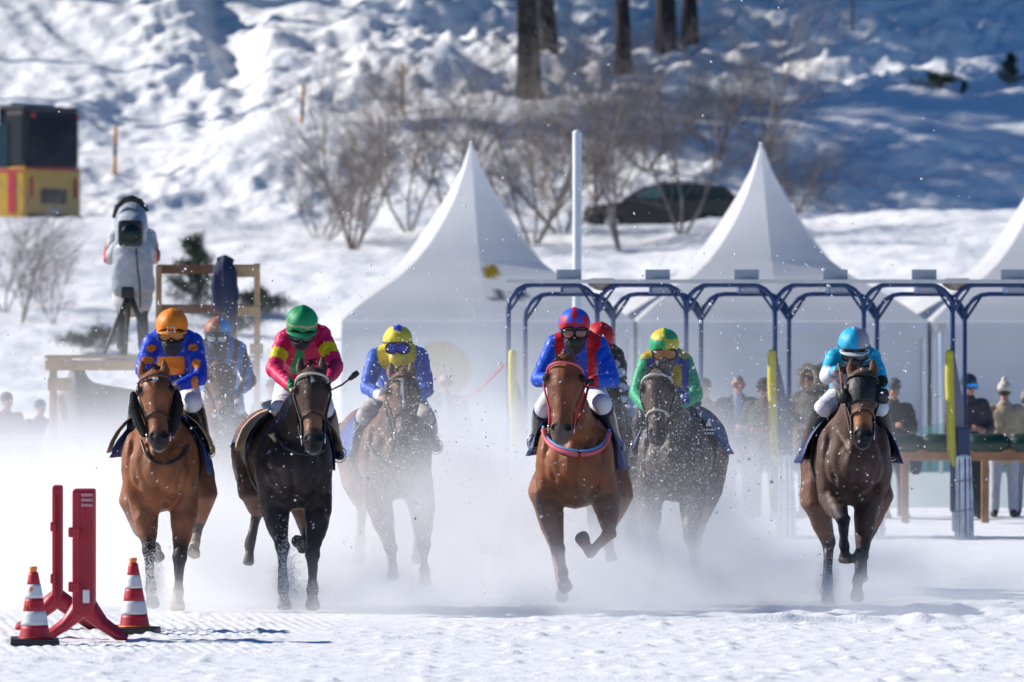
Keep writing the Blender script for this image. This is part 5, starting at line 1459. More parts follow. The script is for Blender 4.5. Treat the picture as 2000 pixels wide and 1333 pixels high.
def pat_black(k):
    px, py, c, y = k['px'], k['py'], k['c'], k['y']
    for ex, ey in ((1211, 728), (1214, 757), (1216, 782), (1196, 765), (1200, 712), (1180, 735)):
        blend(c, (.66, .66, .72), ((((px - ex) / 11) ** 2 + ((py - ey) / 9) ** 2) < 1) * 1.)
def pat_green(k):
    px, py, c, y = k['px'], k['py'], k['c'], k['y']
    tor = (px > 1262) & (px < 1346) & (y > -.75)
    blend(c, (.02, .06, .30), tor * (py < 790) * (np.abs(px - 1303) < 48) * (y < .3) * 1.)
    for ex, ey, rx, ry in ((1262, 692, 13, 10), (1338, 690, 13, 11), (1322, 735, 10, 24), (1290, 745, 9, 14)):
        blend(c, (.50, .34, .03), ((((px - ex) / rx) ** 2 + ((py - ey) / ry) ** 2) < 1) * 1.)
def pat_cyan(k):
    px, py, c, y = k['px'], k['py'], k['c'], k['y']
    blend(c, GREYL, (px > 1622) * (px < 1700) * (py > 722) * (y < .1) * 1.)
def pat_brown(k):
    px, py, c, y = k['px'], k['py'], k['c'], k['y']
    st = np.sin((px - 430) * .28 + (py - 700) * .05)
    blend(c, (.10, .035, .025), (st > .1) * 1.)

def hel_plain(col): return lambda a, th, x, y, z: col
def hel_orange(a, th, x, y, z): return ORANGE
def hel_green(a, th, x, y, z): return (.45, .38, .18) if 1.38 < th < 1.52 else GREEN
def hel_yellow(a, th, x, y, z): return BLUE if (z > .085 and abs(x) < .03 + (z - .085) * .2 and y < .05) else YEL
def hel_redblue(a, th, x, y, z): return RED if (abs(x) < .018 or (abs(abs(x) - .085) < .022 and z < .07) or 1.52 < th < 1.72) else (.03, .10, .62)
def hel_quarter(c1, c2): return lambda a, th, x, y, z: c1 if ((x > 0) != (z > .055)) else c2
def hel_half(c1, c2): return lambda a, th, x, y, z: c1 if x < .0 + .02 else c2

J = {}
J['orange'] = dict(seed=11, label='jockey in blue jacket with orange patches and orange cap', head=(336, 655), sl=(290, 680), sr=(384, 676), el=(279, 724), er=(391, 738), hl=(296, 748, -.72), hr=(342, 757, -.74),
    hip=(336, 750), kl=(272, 800, -.30), kr=(376, 788, -.42), fl=(256, 868, .02), fr=(402, 868, .06), silk=BLUE, pattern=pat_orange, helmet=hel_orange, peakmat=mat('cap_peak_orange', ORANGE, .4), lens=LENS_AMBER, hrot=(4, 0, 0))
J['brown'] = dict(seed=12, label='jockey in light blue and brown striped jacket behind the orange cap', head=(424, 662), sl=(388, 690), sr=(470, 690), el=(384, 740), er=(488, 745), hl=(420, 770), hr=(455, 775),
    hip=(428, 745), kl=(396, 800), kr=(462, 800), fl=(392, 850), fr=(468, 850), silk=(.06, .20, .50), pattern=pat_brown, helmet=hel_half((.30, .11, .06), (.05, .28, .58)), lens=LENS_WHITE, two=True, hrot=(0, 0, 3), band=LEATHER)
J['pink'] = dict(seed=13, label='jockey in pink jacket with yellow armbands and green cap', head=(589, 648), sl=(550, 672), sr=(634, 664), el=(534, 722), er=(656, 716), hl=(574, 762, -.78), hr=(640, 744, -.78),
    hip=(588, 752), kl=(548, 800, -.36), kr=(634, 800, -.36), fl=(500, 868, .08), fr=(658, 876, .04), silk=PINKC, pattern=pat_pink, bands=[('sl', 'el', .40, .72, (.72, .55, .01), .12), ('sr', 'er', .36, .68, (.72, .55, .01), .12)],
    helmet=hel_green, peakmat=mat('cap_peak_green', GREEN, .4), lens=LENS_DARK, hrot=(22, 0, 3), maskmat=MASK_BLACK)
J['yellow'] = dict(seed=14, label='jockey in blue jacket with yellow cap and yellow scarf', head=(777, 683), sl=(728, 706), sr=(826, 704), el=(717, 758), er=(834, 762), hl=(748, 776, -.76), hr=(800, 784, -.76),
    hip=(777, 770), kl=(712, 815, -.30), kr=(832, 815, -.34), fl=(694, 862, .05), fr=(848, 862, .04), silk=(.012, .085, .46), pattern=pat_yellow, helmet=hel_yellow, peak=False, lens=LENS_BLUE, hrot=(0, 0, 0), maskmat=YELLOW_SCARF, band=LEATHER, breech=mat('breeches_dusty', (.42, .38, .36), .7, noise=.1),
    bands=[('el', 'hl', .68, 1.2, (.7, .7, .75), .1)])
J['redblue'] = dict(seed=15, label='jockey in royal blue and red jacket with striped cap, leading', head=(1122, 653), sl=(1078, 682), sr=(1176, 684), el=(1052, 742), er=(1196, 744), hl=(1092, 742, -.70), hr=(1152, 744, -.72),
    hip=(1126, 752), kl=(1062, 800, -.30), kr=(1176, 792, -.40), fl=(1048, 852, .0), fr=(1202, 862, .02), silk=(.010, .085, .58), pattern=pat_redblue, helmet=hel_redblue, lens=LENS_CLEAR, two=True, hrot=(-2, 0, 0), gloves=(.012, .012, .014))
J['redcap'] = dict(seed=16, label='jockey in black jacket with white spots and red cap', head=(1170, 676), sl=(1146, 705), sr=(1206, 702), el=(1150, 760), er=(1214, 772), hl=(1160, 770), hr=(1196, 790),
    hip=(1190, 770), kl=(1160, 820), kr=(1226, 820), fl=(1150, 860), fr=(1246, 864), silk=(.012, .012, .016), pattern=pat_black, helmet=hel_plain((.55, .015, .02)), peakmat=mat('cap_peak_red', RED, .4), lens=LENS_DARK, hrot=(14, 0, 6))
J['green'] = dict(seed=17, label='jockey in green and blue jacket with quartered green and yellow cap', head=(1298, 690), sl=(1258, 714), sr=(1342, 714), el=(1242, 770), er=(1358, 772), hl=(1266, 800, -.74), hr=(1320, 800, -.74),
    hip=(1300, 778), kl=(1252, 825, -.3), kr=(1352, 822, -.3), fl=(1248, 866, .03), fr=(1374, 858, .0), silk=(.015, .34, .15), pattern=pat_green, helmet=hel_quarter((.60, .50, .03), (.015, .34, .13)), peak=False, lens=LENS_AMBER, hrot=(10, 0, -2), breech=mat('breeches_dark', (.03, .03, .035), .7), maskmat=mat('scarf_brown', (.10, .08, .07), .8, bump=.4))
J['cyan'] = dict(seed=18, label='jockey in cyan and grey jacket raising a brown whip hand', head=(1668, 690), sl=(1626, 708), sr=(1708, 708), el=(1614, 736, -.40), er=(1722, 750), hl=(1640, 722, -.66), hr=(1706, 776, -.76),
    hip=(1660, 778), kl=(1608, 800, -.34), kr=(1718, 800, -.34), fl=(1578, 876, .06), fr=(1736, 872, .06), silk=CYAN, pattern=pat_cyan, bands=[('el', 'hl', -.2, .55, (.68, .68, .72), .085)], helmet=hel_half(CYAN, GREYL), peakmat=mat('cap_peak_white', (.6, .6, .62), .4), lens=LENS_DARK, hrot=(14, 0, 0), gloves=(.03, .02, .018), bootmat=mat('boot_charcoal', (.03, .028, .027), .5), boot_top=.03, band=LEATHER)
for k in J:
    build_rider(J[k], H[k])
    reins(H[k], (J[k]['hal'], J[k]['har']), RED_STRAP if k == 'redblue' else (LEATHER_BROWN if k in ('cyan',) else LEATHER))

# cap emblem plate, goggle strap and whips
def whip(name, pts, label, owner, mats=(LEATHER_BROWN, LEATHER)):
    root = empty(name, pts[0]); tag(root, label, 'whip')
    m = MB(); m.limb(pts, [.011] + [.008] * (len(pts) - 2) + [.007], n=8); m.build('shaft', mats[0], root)
    m = MB(); e = Vector(pts[-1]); d = (Vector(pts[-1]) - Vector(pts[-2])).normalized(); m.limb([e, e + d * .05, e + d * .085], [(.016, .008), (.024, .008), (.02, .006)], n=8, side=(0, 0, 1)); m.build('flap', mats[1], root)
hh = H['pink']
whip('riding_whip', [hh['P'](636, 748, -.80), hh['P'](645, 763, -.80), hh['P'](668, 752, -.8), hh['P'](682, 741, -.8)], 'brown riding whip with black flap held by the pink jockey', J['pink'])
hh = H['cyan']
whip('riding_whip', [hh['P'](1638, 712, -.72), hh['P'](1643, 735, -.76), hh['P'](1651, 775, -.80), hh['P'](1656, 800, -.82)], 'orange-brown riding whip held by the cyan jockey', J['cyan'], (mat('whip_orange', (.34, .11, .04), .45), LEATHER))
# steel emblem on the peak of the orange cap
hc = J['orange']['hc']; m = MB()
for x0, z0, x1, z1 in ((-.030, .020, -.024, .062), (-.024, .062, .024, .062), (.024, .062, .030, .020), (.030, .020, -.030, .020)):
    m.limb([hc + Vector((x0, -.165, z0)), hc + Vector((x1, -.165, z1))], [.004, .004], n=6)
m.build('cap_badge', METAL, J['orange']['root'])

# ------------------------------------------------------------------ standing people
CLOTHM = mat('cloth_plain', (1, 1, 1), rough=.8, attr=True, noise=.12, nscale=12, bump=.5, bscale=14)
DENIM = mat('trousers', (1, 1, 1), rough=.85, attr=True, noise=.12, nscale=14, bump=.4, bscale=16)
def standing(px, Y, ytop, label, coat, trousers=(.03, .03, .035), skin=(.40, .20, .14), hair=(.04, .03, .025), arms='down', yaw=0, pitch=0, zfoot=0.0, hat=None, glasses=None, extra=None, group='spectators watching the race', long=False, back=False, bulk=1.14, lean=0):
    top = W(px, ytop, Y); k = (top.z - zfoot) / 1.80; x = top.x
    root = empty('person', (x, Y, zfoot)); tag(root, label, 'person', group)
    Rz = Matrix.Rotation(math.radians(yaw + (180 if back else 0)), 3, 'Z'); Rh = Rz @ rotm(pitch)
    q = lambda a, b, c: Vector((x, Y, zfoot)) + Rz @ (Vector((a + lean * c * .06, b, c)) * k)
    hc = q(0, -.03, 1.66)
    shl, shr = q(-.20, 0, 1.43), q(.20, 0, 1.43)
    if arms == 'front': el, er, hl, hr = q(-.29, -.02, 1.13), q(.29, -.02, 1.13), q(-.06, -.30, 1.13), q(.07, -.31, 1.10)
    elif arms == 'phone': el, er, hl, hr = q(-.27, -.05, 1.15), q(.27, -.05, 1.15), q(-.05, -.32, 1.20), q(.08, -.33, 1.17)
    elif arms == 'camera': el, er, hl, hr = q(-.27, -.12, 1.16), q(.27, -.12, 1.16), q(-.15, -.46, 1.34), q(.15, -.46, 1.34)
    else: el, er, hl, hr = q(-.27, .03, 1.14), q(.27, .03, 1.14), q(-.25, -.06, .90), q(.25, -.06, .90)
    hp = q(0, 0, .95); hips = (q(-.10, 0, .92), q(.10, 0, .92)); kn = (q(-.11, -.03, .50), q(.12, -.02, .50)); an = (q(-.12, 0, .09), q(.14, .02, .09))
    mb = MB(); head_shapes(mb, hc, Rh, k)
    mb.limb([q(0, 0, 1.46), q(0, -.01, 1.58)], [.06 * k, .055 * k], n=10)
    mb.limb([hp, q(0, 0, 1.2), q(0, 0, 1.42)], [(.14 * k, .10 * k), (.14 * k, .10 * k), (.13 * k, .09 * k)], n=12, side=Rz @ Vector((1, 0, 0)))
    for s_, e_, h_, sd in ((shl, el, hl, -1), (shr, er, hr, 1)):
        w = e_.lerp(h_, .82); mb.limb([q(0, 0, 1.40), s_, e_, w], [.05 * k, .048 * k, .036 * k, .026 * k], n=8)
        hand_shapes(mb, w, (h_ - e_), Rz @ Vector((-sd, .1, -.3)), 1 if sd < 0 else -1, .7, k)
    for h_, k_, a_ in zip(hips, kn, an): mb.limb([h_, k_, a_], [.075 * k, .055 * k, .04 * k], n=8)
    V, Q = fuse(mb, .012, 2); c = np.tile(np.array(skin), (len(V), 1)).astype(float); head_color(V, hc, c, Rh, k, hair); mk('body', V, Q, SKIN, root, colors=c)
    jb = MB(); b = bulk * k; hem = .62 if long else .86
    jb.limb([q(0, 0, hem), q(0, 0, 1.0), q(0, 0, 1.22), q(0, 0, 1.40), q(0, 0, 1.49)], [(.20 * b, .155 * b), (.19 * b, .15 * b), (.20 * b, .15 * b), (.19 * b, .125 * b), (.09 * b, .085 * b)], n=18, side=Rz @ Vector((1, 0, 0)))
    for s_, e_, h_ in ((shl, el, hl), (shr, er, hr)):
        w = e_.lerp(h_, .78); jb.ell(s_.lerp(q(0, 0, 1.38), .18), (.085 * b, .08 * b, .085 * b)); jb.limb([s_, s_.lerp(e_, .5), e_, w], [.078 * b, .076 * b, .066 * b, .05 * b], n=12)
    V, Q = fuse(jb, .016, 3); V = wrinkle(V, .009, 8, int(px)); cc = np.tile(np.array(coat), (len(V), 1)).astype(float)
    if extra: extra(V, cc, q)
    mk('coat', V, Q, CLOTHM, root, colors=cc)
    tb = MB(); tb.limb([hips[0], hp, hips[1]], [.10 * k, .12 * k, .10 * k], n=10, side=(0, 0, 1))
    for h_, k_, a_ in zip(hips, kn, an): tb.limb([h_, h_.lerp(k_, .5), k_, a_], [.105 * k, .095 * k, .075 * k, .07 * k], n=12)
    V, Q = fuse(tb, .018, 3); V = wrinkle(V, .006, 9, int(px) + 3); mk('trousers', V, Q, DENIM, root, colors=np.tile(np.array(trousers), (len(V), 1)))
    for a_ in an:
        m = MB(); f = Rz @ Vector((0, -1, 0)); m.limb([a_ - f * .07 * k + Vector((0, 0, -.03)), a_ + Vector((0, 0, -.03)), a_ + f * .10 * k + Vector((0, 0, -.05)), a_ + f * .18 * k + Vector((0, 0, -.06))], [.048 * k, .055 * k, .05 * k, .035 * k], n=10, side=Rz @ Vector((1, 0, 0))); m.build('shoe', MATS['rubber_black'], root)
    Hq = lambda a, b_, c_: hc + Rh @ (Vector((a, b_, c_)) * k)
    if hat:
        kind, col = hat; hm = mat('hat_%d' % int(px), col, .85, noise=.2, nscale=25, bump=.7, bscale=30); m = MB()
        if kind == 'beanie':
            m.ell(Hq(0, .015, .075), (.094 * k, .108 * k, .085 * k), Rh, 18, 10); m.limb([Hq(0, .015, .04), Hq(0, .015, .07)], [(.098 * k, .112 * k), (.096 * k, .11 * k)], n=18, round_cap=False)
            if px > 1900: m.ell(Hq(0, .02, .175), .045 * k)
            V, Q = fuse(m, .012, 1); mk('beanie', V, Q, hm, root)
        elif kind == 'cap':
            m.ell(Hq(0, .015, .07), (.092 * k, .108 * k, .075 * k), Rh, 18, 10); V, Q = fuse(m, .012, 1); h_ = mk('cap', V, Q, hm, root)
            m = MB(); m.ell(Hq(0, -.125, .048), (.085 * k, .075 * k, .012 * k), Rh, 16, 6); m.build('cap_peak', hm, h_)
        elif kind == 'fur':
            m.ell(Hq(0, .04, .02), (.125 * k, .12 * k, .14 * k), Rh, 18, 12); V, Q = fuse(m, .016, 1); h_ = mk('hood', V, Q, CLOTHM, root, colors=np.tile(np.array(coat), (len(V), 1)))
            fr = MB(); rng = random.Random(5)
            def fur_root(i):
                a = 2 * math.pi * i / 420; p = Hq(.108 * math.cos(a), -.055 + rng.uniform(-.03, .03), .01 + .128 * math.sin(a))
                return p, Rh @ Vector((math.cos(a) + rng.gauss(0, .4), -.5 + rng.gauss(0, .4), math.sin(a) + rng.gauss(0, .4))), .055
            hair_ = hair; globals()['hair'](fr, fur_root, None, .006, 420, rng, .1, 2); m2 = MB(); closed_tube(m2, [Hq(.108 * math.cos(a), -.055, .01 + .128 * math.sin(a)) for a in [2 * math.pi * i / 24 for i in range(24)]], .028 * k, 8); fr.add(m2.v, m2.f); fr.build('fur_trim', hm, h_)
        elif kind == 'helmet':
            m.ell(Hq(0, .02, .06), (.108 * k, .125 * k, .105 * k), Rh, 20, 12); V, Q = fuse(m, .012, 1); mk('ski_helmet', V, Q, mat('ski_helmet_dark', (.02, .025, .045), .3), root)
    if glasses: goggles(root, hc, Rh, glasses[0], glasses[1] if len(glasses) > 1 else None, k * (1.0 if len(glasses) > 1 else .86))
    return root, q, k
SUNG = mat('sunglass_dark', (.012, .012, .014), .1)
RED_LENS = mat('sunglass_red', (.45, .05, .06), .15)
MIRROR_BLUE = mat('goggle_mirror_blue', (.05, .30, .75), .08, metal=.6)
def shirt(col, w=.055):
    def f(V, c, q):
        o = np.array(q(0, 0, 1.25)); s = np.abs(V[:, 0] - o[0]); blend(c, col, (s < w) * (V[:, 1] < o[1]) * (V[:, 2] > o[2] - .22) * 1.)
    return f
SY = 100.0
standing(1441, SY, 731, 'man in open navy jacket and pale blue shirt with red glasses', (.018, .018, .026), arms='front', glasses=(RED_LENS,), skin=(.44, .21, .16), hair=(.16, .13, .11), extra=shirt((.30, .36, .60)), yaw=10)
standing(1494, SY - .3, 738, 'man in dark olive coat and flat cap beside the yellow gate pad', (.030, .030, .026), hat=('cap', (.03, .032, .034)), glasses=(SUNG,), arms='front', yaw=-22, pitch=6, extra=shirt((.16, .08, .03), .05))
r_, q_, k_ = standing(1588, SY - .2, 716, 'person in olive parka with a thick fur-trimmed hood', (.055, .050, .042), hat=('fur', (.36, .30, .20)), glasses=(SUNG,), arms='front', yaw=-38, long=True)
m = MB(); m.box(q_(-.20, -.20, .98), (.18, .12, .26), bevel=.03); m.build('yellow_pouch', mat('pouch_yellow', (.62, .45, .06), .7), r_, smooth=False)
standing(1606, SY + 1.4, 712, 'person in dark beanie just behind the fur hood', (.03, .03, .035), hat=('beanie', (.05, .045, .045)))
r_, q_, k_ = standing(1744, SY, 741, 'man in grey beanie and dark jacket looking down at a phone', (.028, .026, .034), hat=('beanie', (.11, .12, .12)), arms='phone', pitch=22, yaw=18, trousers=(.09, .09, .11), bulk=1.05)
m = MB(); m.box(q_(.03, -.40, 1.19), (.08, .012, .15), rotm(40), bevel=.004); m.build('phone', SUNG, r_, smooth=False)
m = MB(); m.limb([q_(.30, -.02, 1.0), q_(.32, -.02, .86), q_(.31, -.02, .62)], [(.05, .09), (.09, .13), (.07, .11)], n=14); m.build('shoulder_bag', mat('bag_navy', (.02, .035, .09), .7), r_)
standing(1891, SY - .2, 733, 'skier in dark helmet with blue mirrored goggles behind the right gate post', (.045, .035, .045), hat=('helmet', (.02, .02, .03)), glasses=(MIRROR_BLUE, SUNG), yaw=22, arms='front', trousers=(.03, .03, .035), bulk=1.12)
standing(1962, SY + .4, 747, 'person in cream bobble hat and beige coat seen from behind', (.42, .33, .22), hat=('beanie', (.62, .56, .47)), back=True, trousers=(.45, .46, .50), bulk=1.15)
standing(2006, SY + 1.0, 765, 'person in pale coat cut off by the right edge', (.36, .28, .22), hat=('beanie', (.3, .25, .22)), back=True, trousers=(.3, .3, .34))
standing(1376, SY - 1.5, 740, 'person in grey-brown coat half hidden behind the green jockey', (.07, .06, .06), hat=('beanie', (.06, .05, .05)), bulk=1.1, yaw=-15)
standing(868, 101, 728, 'bald man in dark suit and sunglasses behind the yellow-capped jockey', (.028, .028, .032), glasses=(SUNG,), arms='front', hair=None, skin=(.42, .22, .17), yaw=14, extra=shirt((.5, .52, .58), .035))
standing(532, 103, 742, 'steward in lime vest half hidden behind the pink jockey', (.05, .05, .06), hat=('beanie', (.05, .05, .05)), arms='down', extra=lambda V, c, q: blend(c, (.42, .62, .04), (np.abs(V[:, 2] - q(0, 0, 1.12).z) < .14) * (np.abs(V[:, 0] - q(0, 0, 0).x) < .19) * 1.))
standing(12, 102, 768, 'person in reddish jacket at the left edge, veiled by powder snow', (.24, .07, .08), hat=('beanie', (.06, .05, .06)), yaw=30)
standing(78, 103, 782, 'person in dark jacket between the left edge and the platform steps', (.05, .05, .07), hat=('beanie', (.05, .05, .06)), yaw=20)
standing(216, 99.4, 764, 'person in navy hat below the camera platform', (.04, .05, .09), hat=('beanie', (.05, .07, .16)))

# ------------------------------------------------------------------ television camera and its operator on the platform
zdk = zd + .002
def red_sleeves(V, c, q):
    o = np.array(q(0, 0, 1.2)); blend(c, (.55, .05, .05), (np.abs(V[:, 0] - o[0]) > .30) * (V[:, 2] > o[2] - .2) * 1.)
r_, q_, k_ = standing(258, PY + .35, 402, 'camera operator in silver-white jacket with red sleeves on the platform', (.50, .51, .53), trousers=(.015, .015, .018), arms='camera', zfoot=zdk, hat=('beanie', (.40, .43, .47)), glasses=(SUNG,), extra=red_sleeves, group='people working at the track', bulk=1.25, long=True)
m = MB(); pts = [q_(.115 * math.cos(a), -.03, 1.70 + .135 * math.sin(a)) for a in np.linspace(-.15, math.pi + .15, 14)]; m.limb(pts, [.018] * len(pts), n=8); hs_ = m.build('headset', RUBBER, r_)
for sd in (-1, 1):
    m = MB(); m.ell(q_(sd * .115, -.03, 1.67), (.03, .045, .05)); m.build('ear_cup', RUBBER, hs_)
cy = PY - .30
tv = empty('television_camera', tuple(Vector((W(256, 0, cy).x, cy, zdk)))); tag(tv, 'television camera in silver rain cover on a black tripod', 'camera')
COVER = mat('rain_cover_silver', (.34, .36, .40), .45, noise=.12, bump=.6, bscale=9)
cw = lambda px, py, dy=0: W(px, py, cy + dy)
m = MB(); m.limb([cw(256, 425, .45), cw(256, 440, .2), cw(256, 452, -.1)], [(.19, .20), (.20, .23), (.185, .19)], n=20); m.limb([cw(256, 455, .05), cw(258, 500, .0), cw(260, 565, .05)], [(.19, .16), (.23, .15), (.27, .13)], n=18)
V, Q = fuse(m, .016, 3); V = wrinkle(V, .008, 9, 77); mk('rain_cover', V, Q, COVER, tv)
m = MB(); m.limb([cw(222, 424, .1), cw(228, 404, .1), cw(242, 391, .1), cw(258, 388, .1), cw(274, 394, .1), cw(288, 412, .1)], [.02, .035, .04, .04, .035, .02], n=8, side=(0, 1, 0)); m.build('sun_hood', RUBBER, tv)
m = MB(); m.box(cw(255, 456, -.30), (.29, .26, .31), bevel=.05); ln = m.build('lens_hood', RUBBER, tv, smooth=False)
m = MB(); m.limb([cw(255, 456, -.425), cw(255, 456, -.445)], [.11, .11], n=24, side=(1, 0, 0), round_cap=False); m.build('lens_glass', mat('lens_glass', (.008, .02, .018), .35, spec=.3), ln)
m = MB(); m.limb([cw(266, 486, -.22), cw(268, 520, -.20), cw(273, 560, -.18), cw(274, 600, -.1)], [.012] * 4, n=7); m.build('cable', RUBBER, tv)
hd = cw(250, 572); m = MB(); m.box(hd, (.16, .2, .14), bevel=.03); m.build('pan_head', RUBBER, tv, smooth=False)
for px, dy in ((204, -.25), (300, -.2), (246, .55)):
    ft = W(px, 692, cy + dy); ft.z = zdk + .02; m = MB(); m.limb([hd, hd.lerp(ft, .5), ft], [.030, .026, .018], n=8); m.limb([hd + Vector((.04, 0, 0)), ft.lerp(hd, .45) + Vector((.02, 0, 0))], [.014, .012], n=6); m.build('tripod_leg', RUBBER, tv)

# ------------------------------------------------------------------ traffic cones and red plastic barriers
CONE_RED = mat('cone_red', (.42, .010, .022), .5, noise=.12, nscale=10); CONE_WHITE = mat('cone_white', (.62, .63, .65), .45, noise=.08, nscale=12); CONE_OR = mat('cone_orange', (.85, .20, .02), .4); 
def cone(px, ybase, ytip, Y, label, rz, dent=False):
    b = W(px, ybase, Y); g = float(track_height(np.array([[b.x]]), np.array([[Y]]))[0, 0]); tip = W(px - 3, ytip, Y); Hc = tip.z - g
    root = empty('traffic_cone', (b.x, Y, g)); tag(root, label, 'traffic cone', 'traffic cones on the track edge')
    R = rotm(0, rz, 0); c0 = Vector((b.x, Y, g))
    m = MB(); m.box(c0 + Vector((0, 0, .022)), (.33, .33, .044), R @ rotm(2, 0, 2), .012); 
    for sx in (-1, 1):
        for sy in (-1, 1): m.box(c0 + R @ Vector((sx * .13, sy * .13, .006)), (.07, .07, .03), R, .006)
    m.build('base_plate', RUBBER, root, smooth=False)
    ax = (tip - c0 - Vector((0, 0, .04))); prof = lambda t: .108 + (.026 - .108) * t
    cuts = [(0, .19, CONE_RED, 'red_band'), (.19, .385, CONE_WHITE, 'white_band'), (.385, .565, CONE_RED, 'red_band'), (.565, .755, CONE_WHITE, 'white_band'), (.755, .92, CONE_RED, 'red_band'), (.92, 1.0, CONE_OR, 'collar')]
    for a, e, mt, nm in cuts:
        m = MB(); ps = [c0 + Vector((0, 0, .04)) + ax * t for t in np.linspace(a, e, 5)]; ex = .002 if mt is CONE_WHITE else 0
        rr = [prof(t) + ex for t in np.linspace(a, e, 5)]
        if mt is CONE_OR: rr = [.025, .024, .026, .029, .027]
        m.limb(ps, rr, n=28, side=(0, 1, 0), round_cap=False); m.build(nm, mt, root)
    m = MB(); m.limb([c0 + Vector((0, 0, .044)), c0 + Vector((0, 0, .056))], [.122, .112], n=28, side=(0, 1, 0), round_cap=False); m.build('foot_ring', CONE_OR if not dent else CONE_RED, root)
    if dent:
        for dx, t, w in ((-.012, .68, .016), (-.05, .44, .013)):
            p = c0 + Vector((0, 0, .04)) + ax * t; r = prof(t) + .004; th = math.asin(max(-1, min(1, dx / r))); ctr = p + Vector((dx, -r * math.cos(th), 0)); V = [ctr + Vector((w * math.cos(a) * (.7 if math.sin(a) > 0 else 1), .003, w * 1.5 * math.sin(a) - .24 * w * math.sin(a) * 0)) for a in [2 * math.pi * k / 9 for k in range(9)]] + [ctr + Vector((w * math.cos(a) * (.7 if math.sin(a) > 0 else 1), -.001 + .003 * abs(math.sin(a)), w * 1.5 * math.sin(a))) for a in [2 * math.pi * k / 9 for k in range(9)]]
            Fc = [tuple(range(9, 18))] + [(k, (k + 1) % 9, 9 + (k + 1) % 9, 9 + k) for k in range(9)]; mk('scuff', V, Fc, CONE_OR, root, smooth=False)
cone(68, 1260, 1107, 55.6, 'scuffed red and white cone at the left edge of the track', 4, True)
cone(263, 1238, 1090, 57.9, 'clean red and white cone right of the red plastic barriers', -6)

BAR_RED = mat('barrier_red', (.42, .014, .030), .42, noise=.14, nscale=5, bump=.15, bscale=12)
def barrier(px, ybase, ytop, Y, w, yaw, label, latch=True, feet=(-1, 1), length=.62):
    b = W(px, ybase, Y); g = 0.0; Hb = W(px, ytop, Y).z
    root = empty('plastic_barrier', (b.x, Y, g)); tag(root, label, 'barrier', 'red plastic barriers lined up end-on')
    R = rotm(0, yaw, 0); o = Vector((b.x, Y, g)); q = lambda x, y, z: o + R @ Vector((x, y, z))
    def bx(name, c, size, bev=.012, rot=None): m = MB(); m.box(q(*c), size, R if rot is None else R @ rot, bev); return m.build(name, BAR_RED, root, smooth=False)
    z0 = .16
    up = bx('end_post', (0, .05, (z0 + Hb) / 2), (w, .10, Hb - z0), .02)
    for k in range(3): 
        m = MB(); m.box(q(-w * .22 + k * w * .22, -.004, (z0 + Hb) / 2), (w * .07, .014, Hb - z0 - .12), R, .004); m.build('rib', BAR_RED, up, smooth=False)
    bx('far_post', (0, length - .05, (z0 + Hb) / 2), (w, .10, Hb - z0), .02)
    bx('top_rail', (0, length / 2, Hb - .06), (w * .92, length - .2, .10), .015); bx('bottom_rail', (0, length / 2, z0 + .10), (w * .92, length - .2, .09), .015); bx('middle_rail', (0, length / 2, Hb - .28), (w * .8, length - .2, .05), .01)
    for k in range(3): bx('slat', (0, .18 + k * (length - .36) / 2, (Hb + z0) / 2), (w * .5, .035, Hb - z0 - .2), .006)
    for z in (Hb * .72, Hb * .36):
        bx('hinge', (-w * .42, -.02, z), (w * .5, .07, .07), .012)
    if latch:
        for k in range(3):
            m = MB(); m.box(q(w * .16, -.012, Hb - .035 - k * .035), (w * .5, .02, .022), R, .004); m.build('catch', mat('barrier_pale', (.55, .22, .26), .5), up, smooth=False)
        m = MB(); m.box(q(w * .12, -.006, z0 + .15), (w * .30, .012, .09), R, .003); m.build('opening', mat('opening_pale', (.75, .74, .75), .6), up, smooth=False)
    for yy in (.05, length - .05):
        for sd in feet:
            m = MB(); L_ = .24
            m.limb([q(sd * .01, yy, z0 + .10), q(sd * .05, yy, z0 + .03), q(sd * .13, yy, z0 - .05), q(sd * L_, yy - .02, .035), q(sd * (L_ + .05), yy - .02, .02)], [(w * .40, .05), (.062, .05), (.040, .05), (.034, .055), (.016, .05)], n=12, side=R @ Vector((0, 0, 1))); m.build('foot', BAR_RED, root)
barrier(163, 1256, 957, 56.4, .155, 2.0, 'nearer red plastic barrier standing behind the scuffed cone')
barrier(112, 1222, 950, 58.6, .075, 2.8, 'slimmer red plastic barrier just behind the nearer one', False)

MIST = 0.55
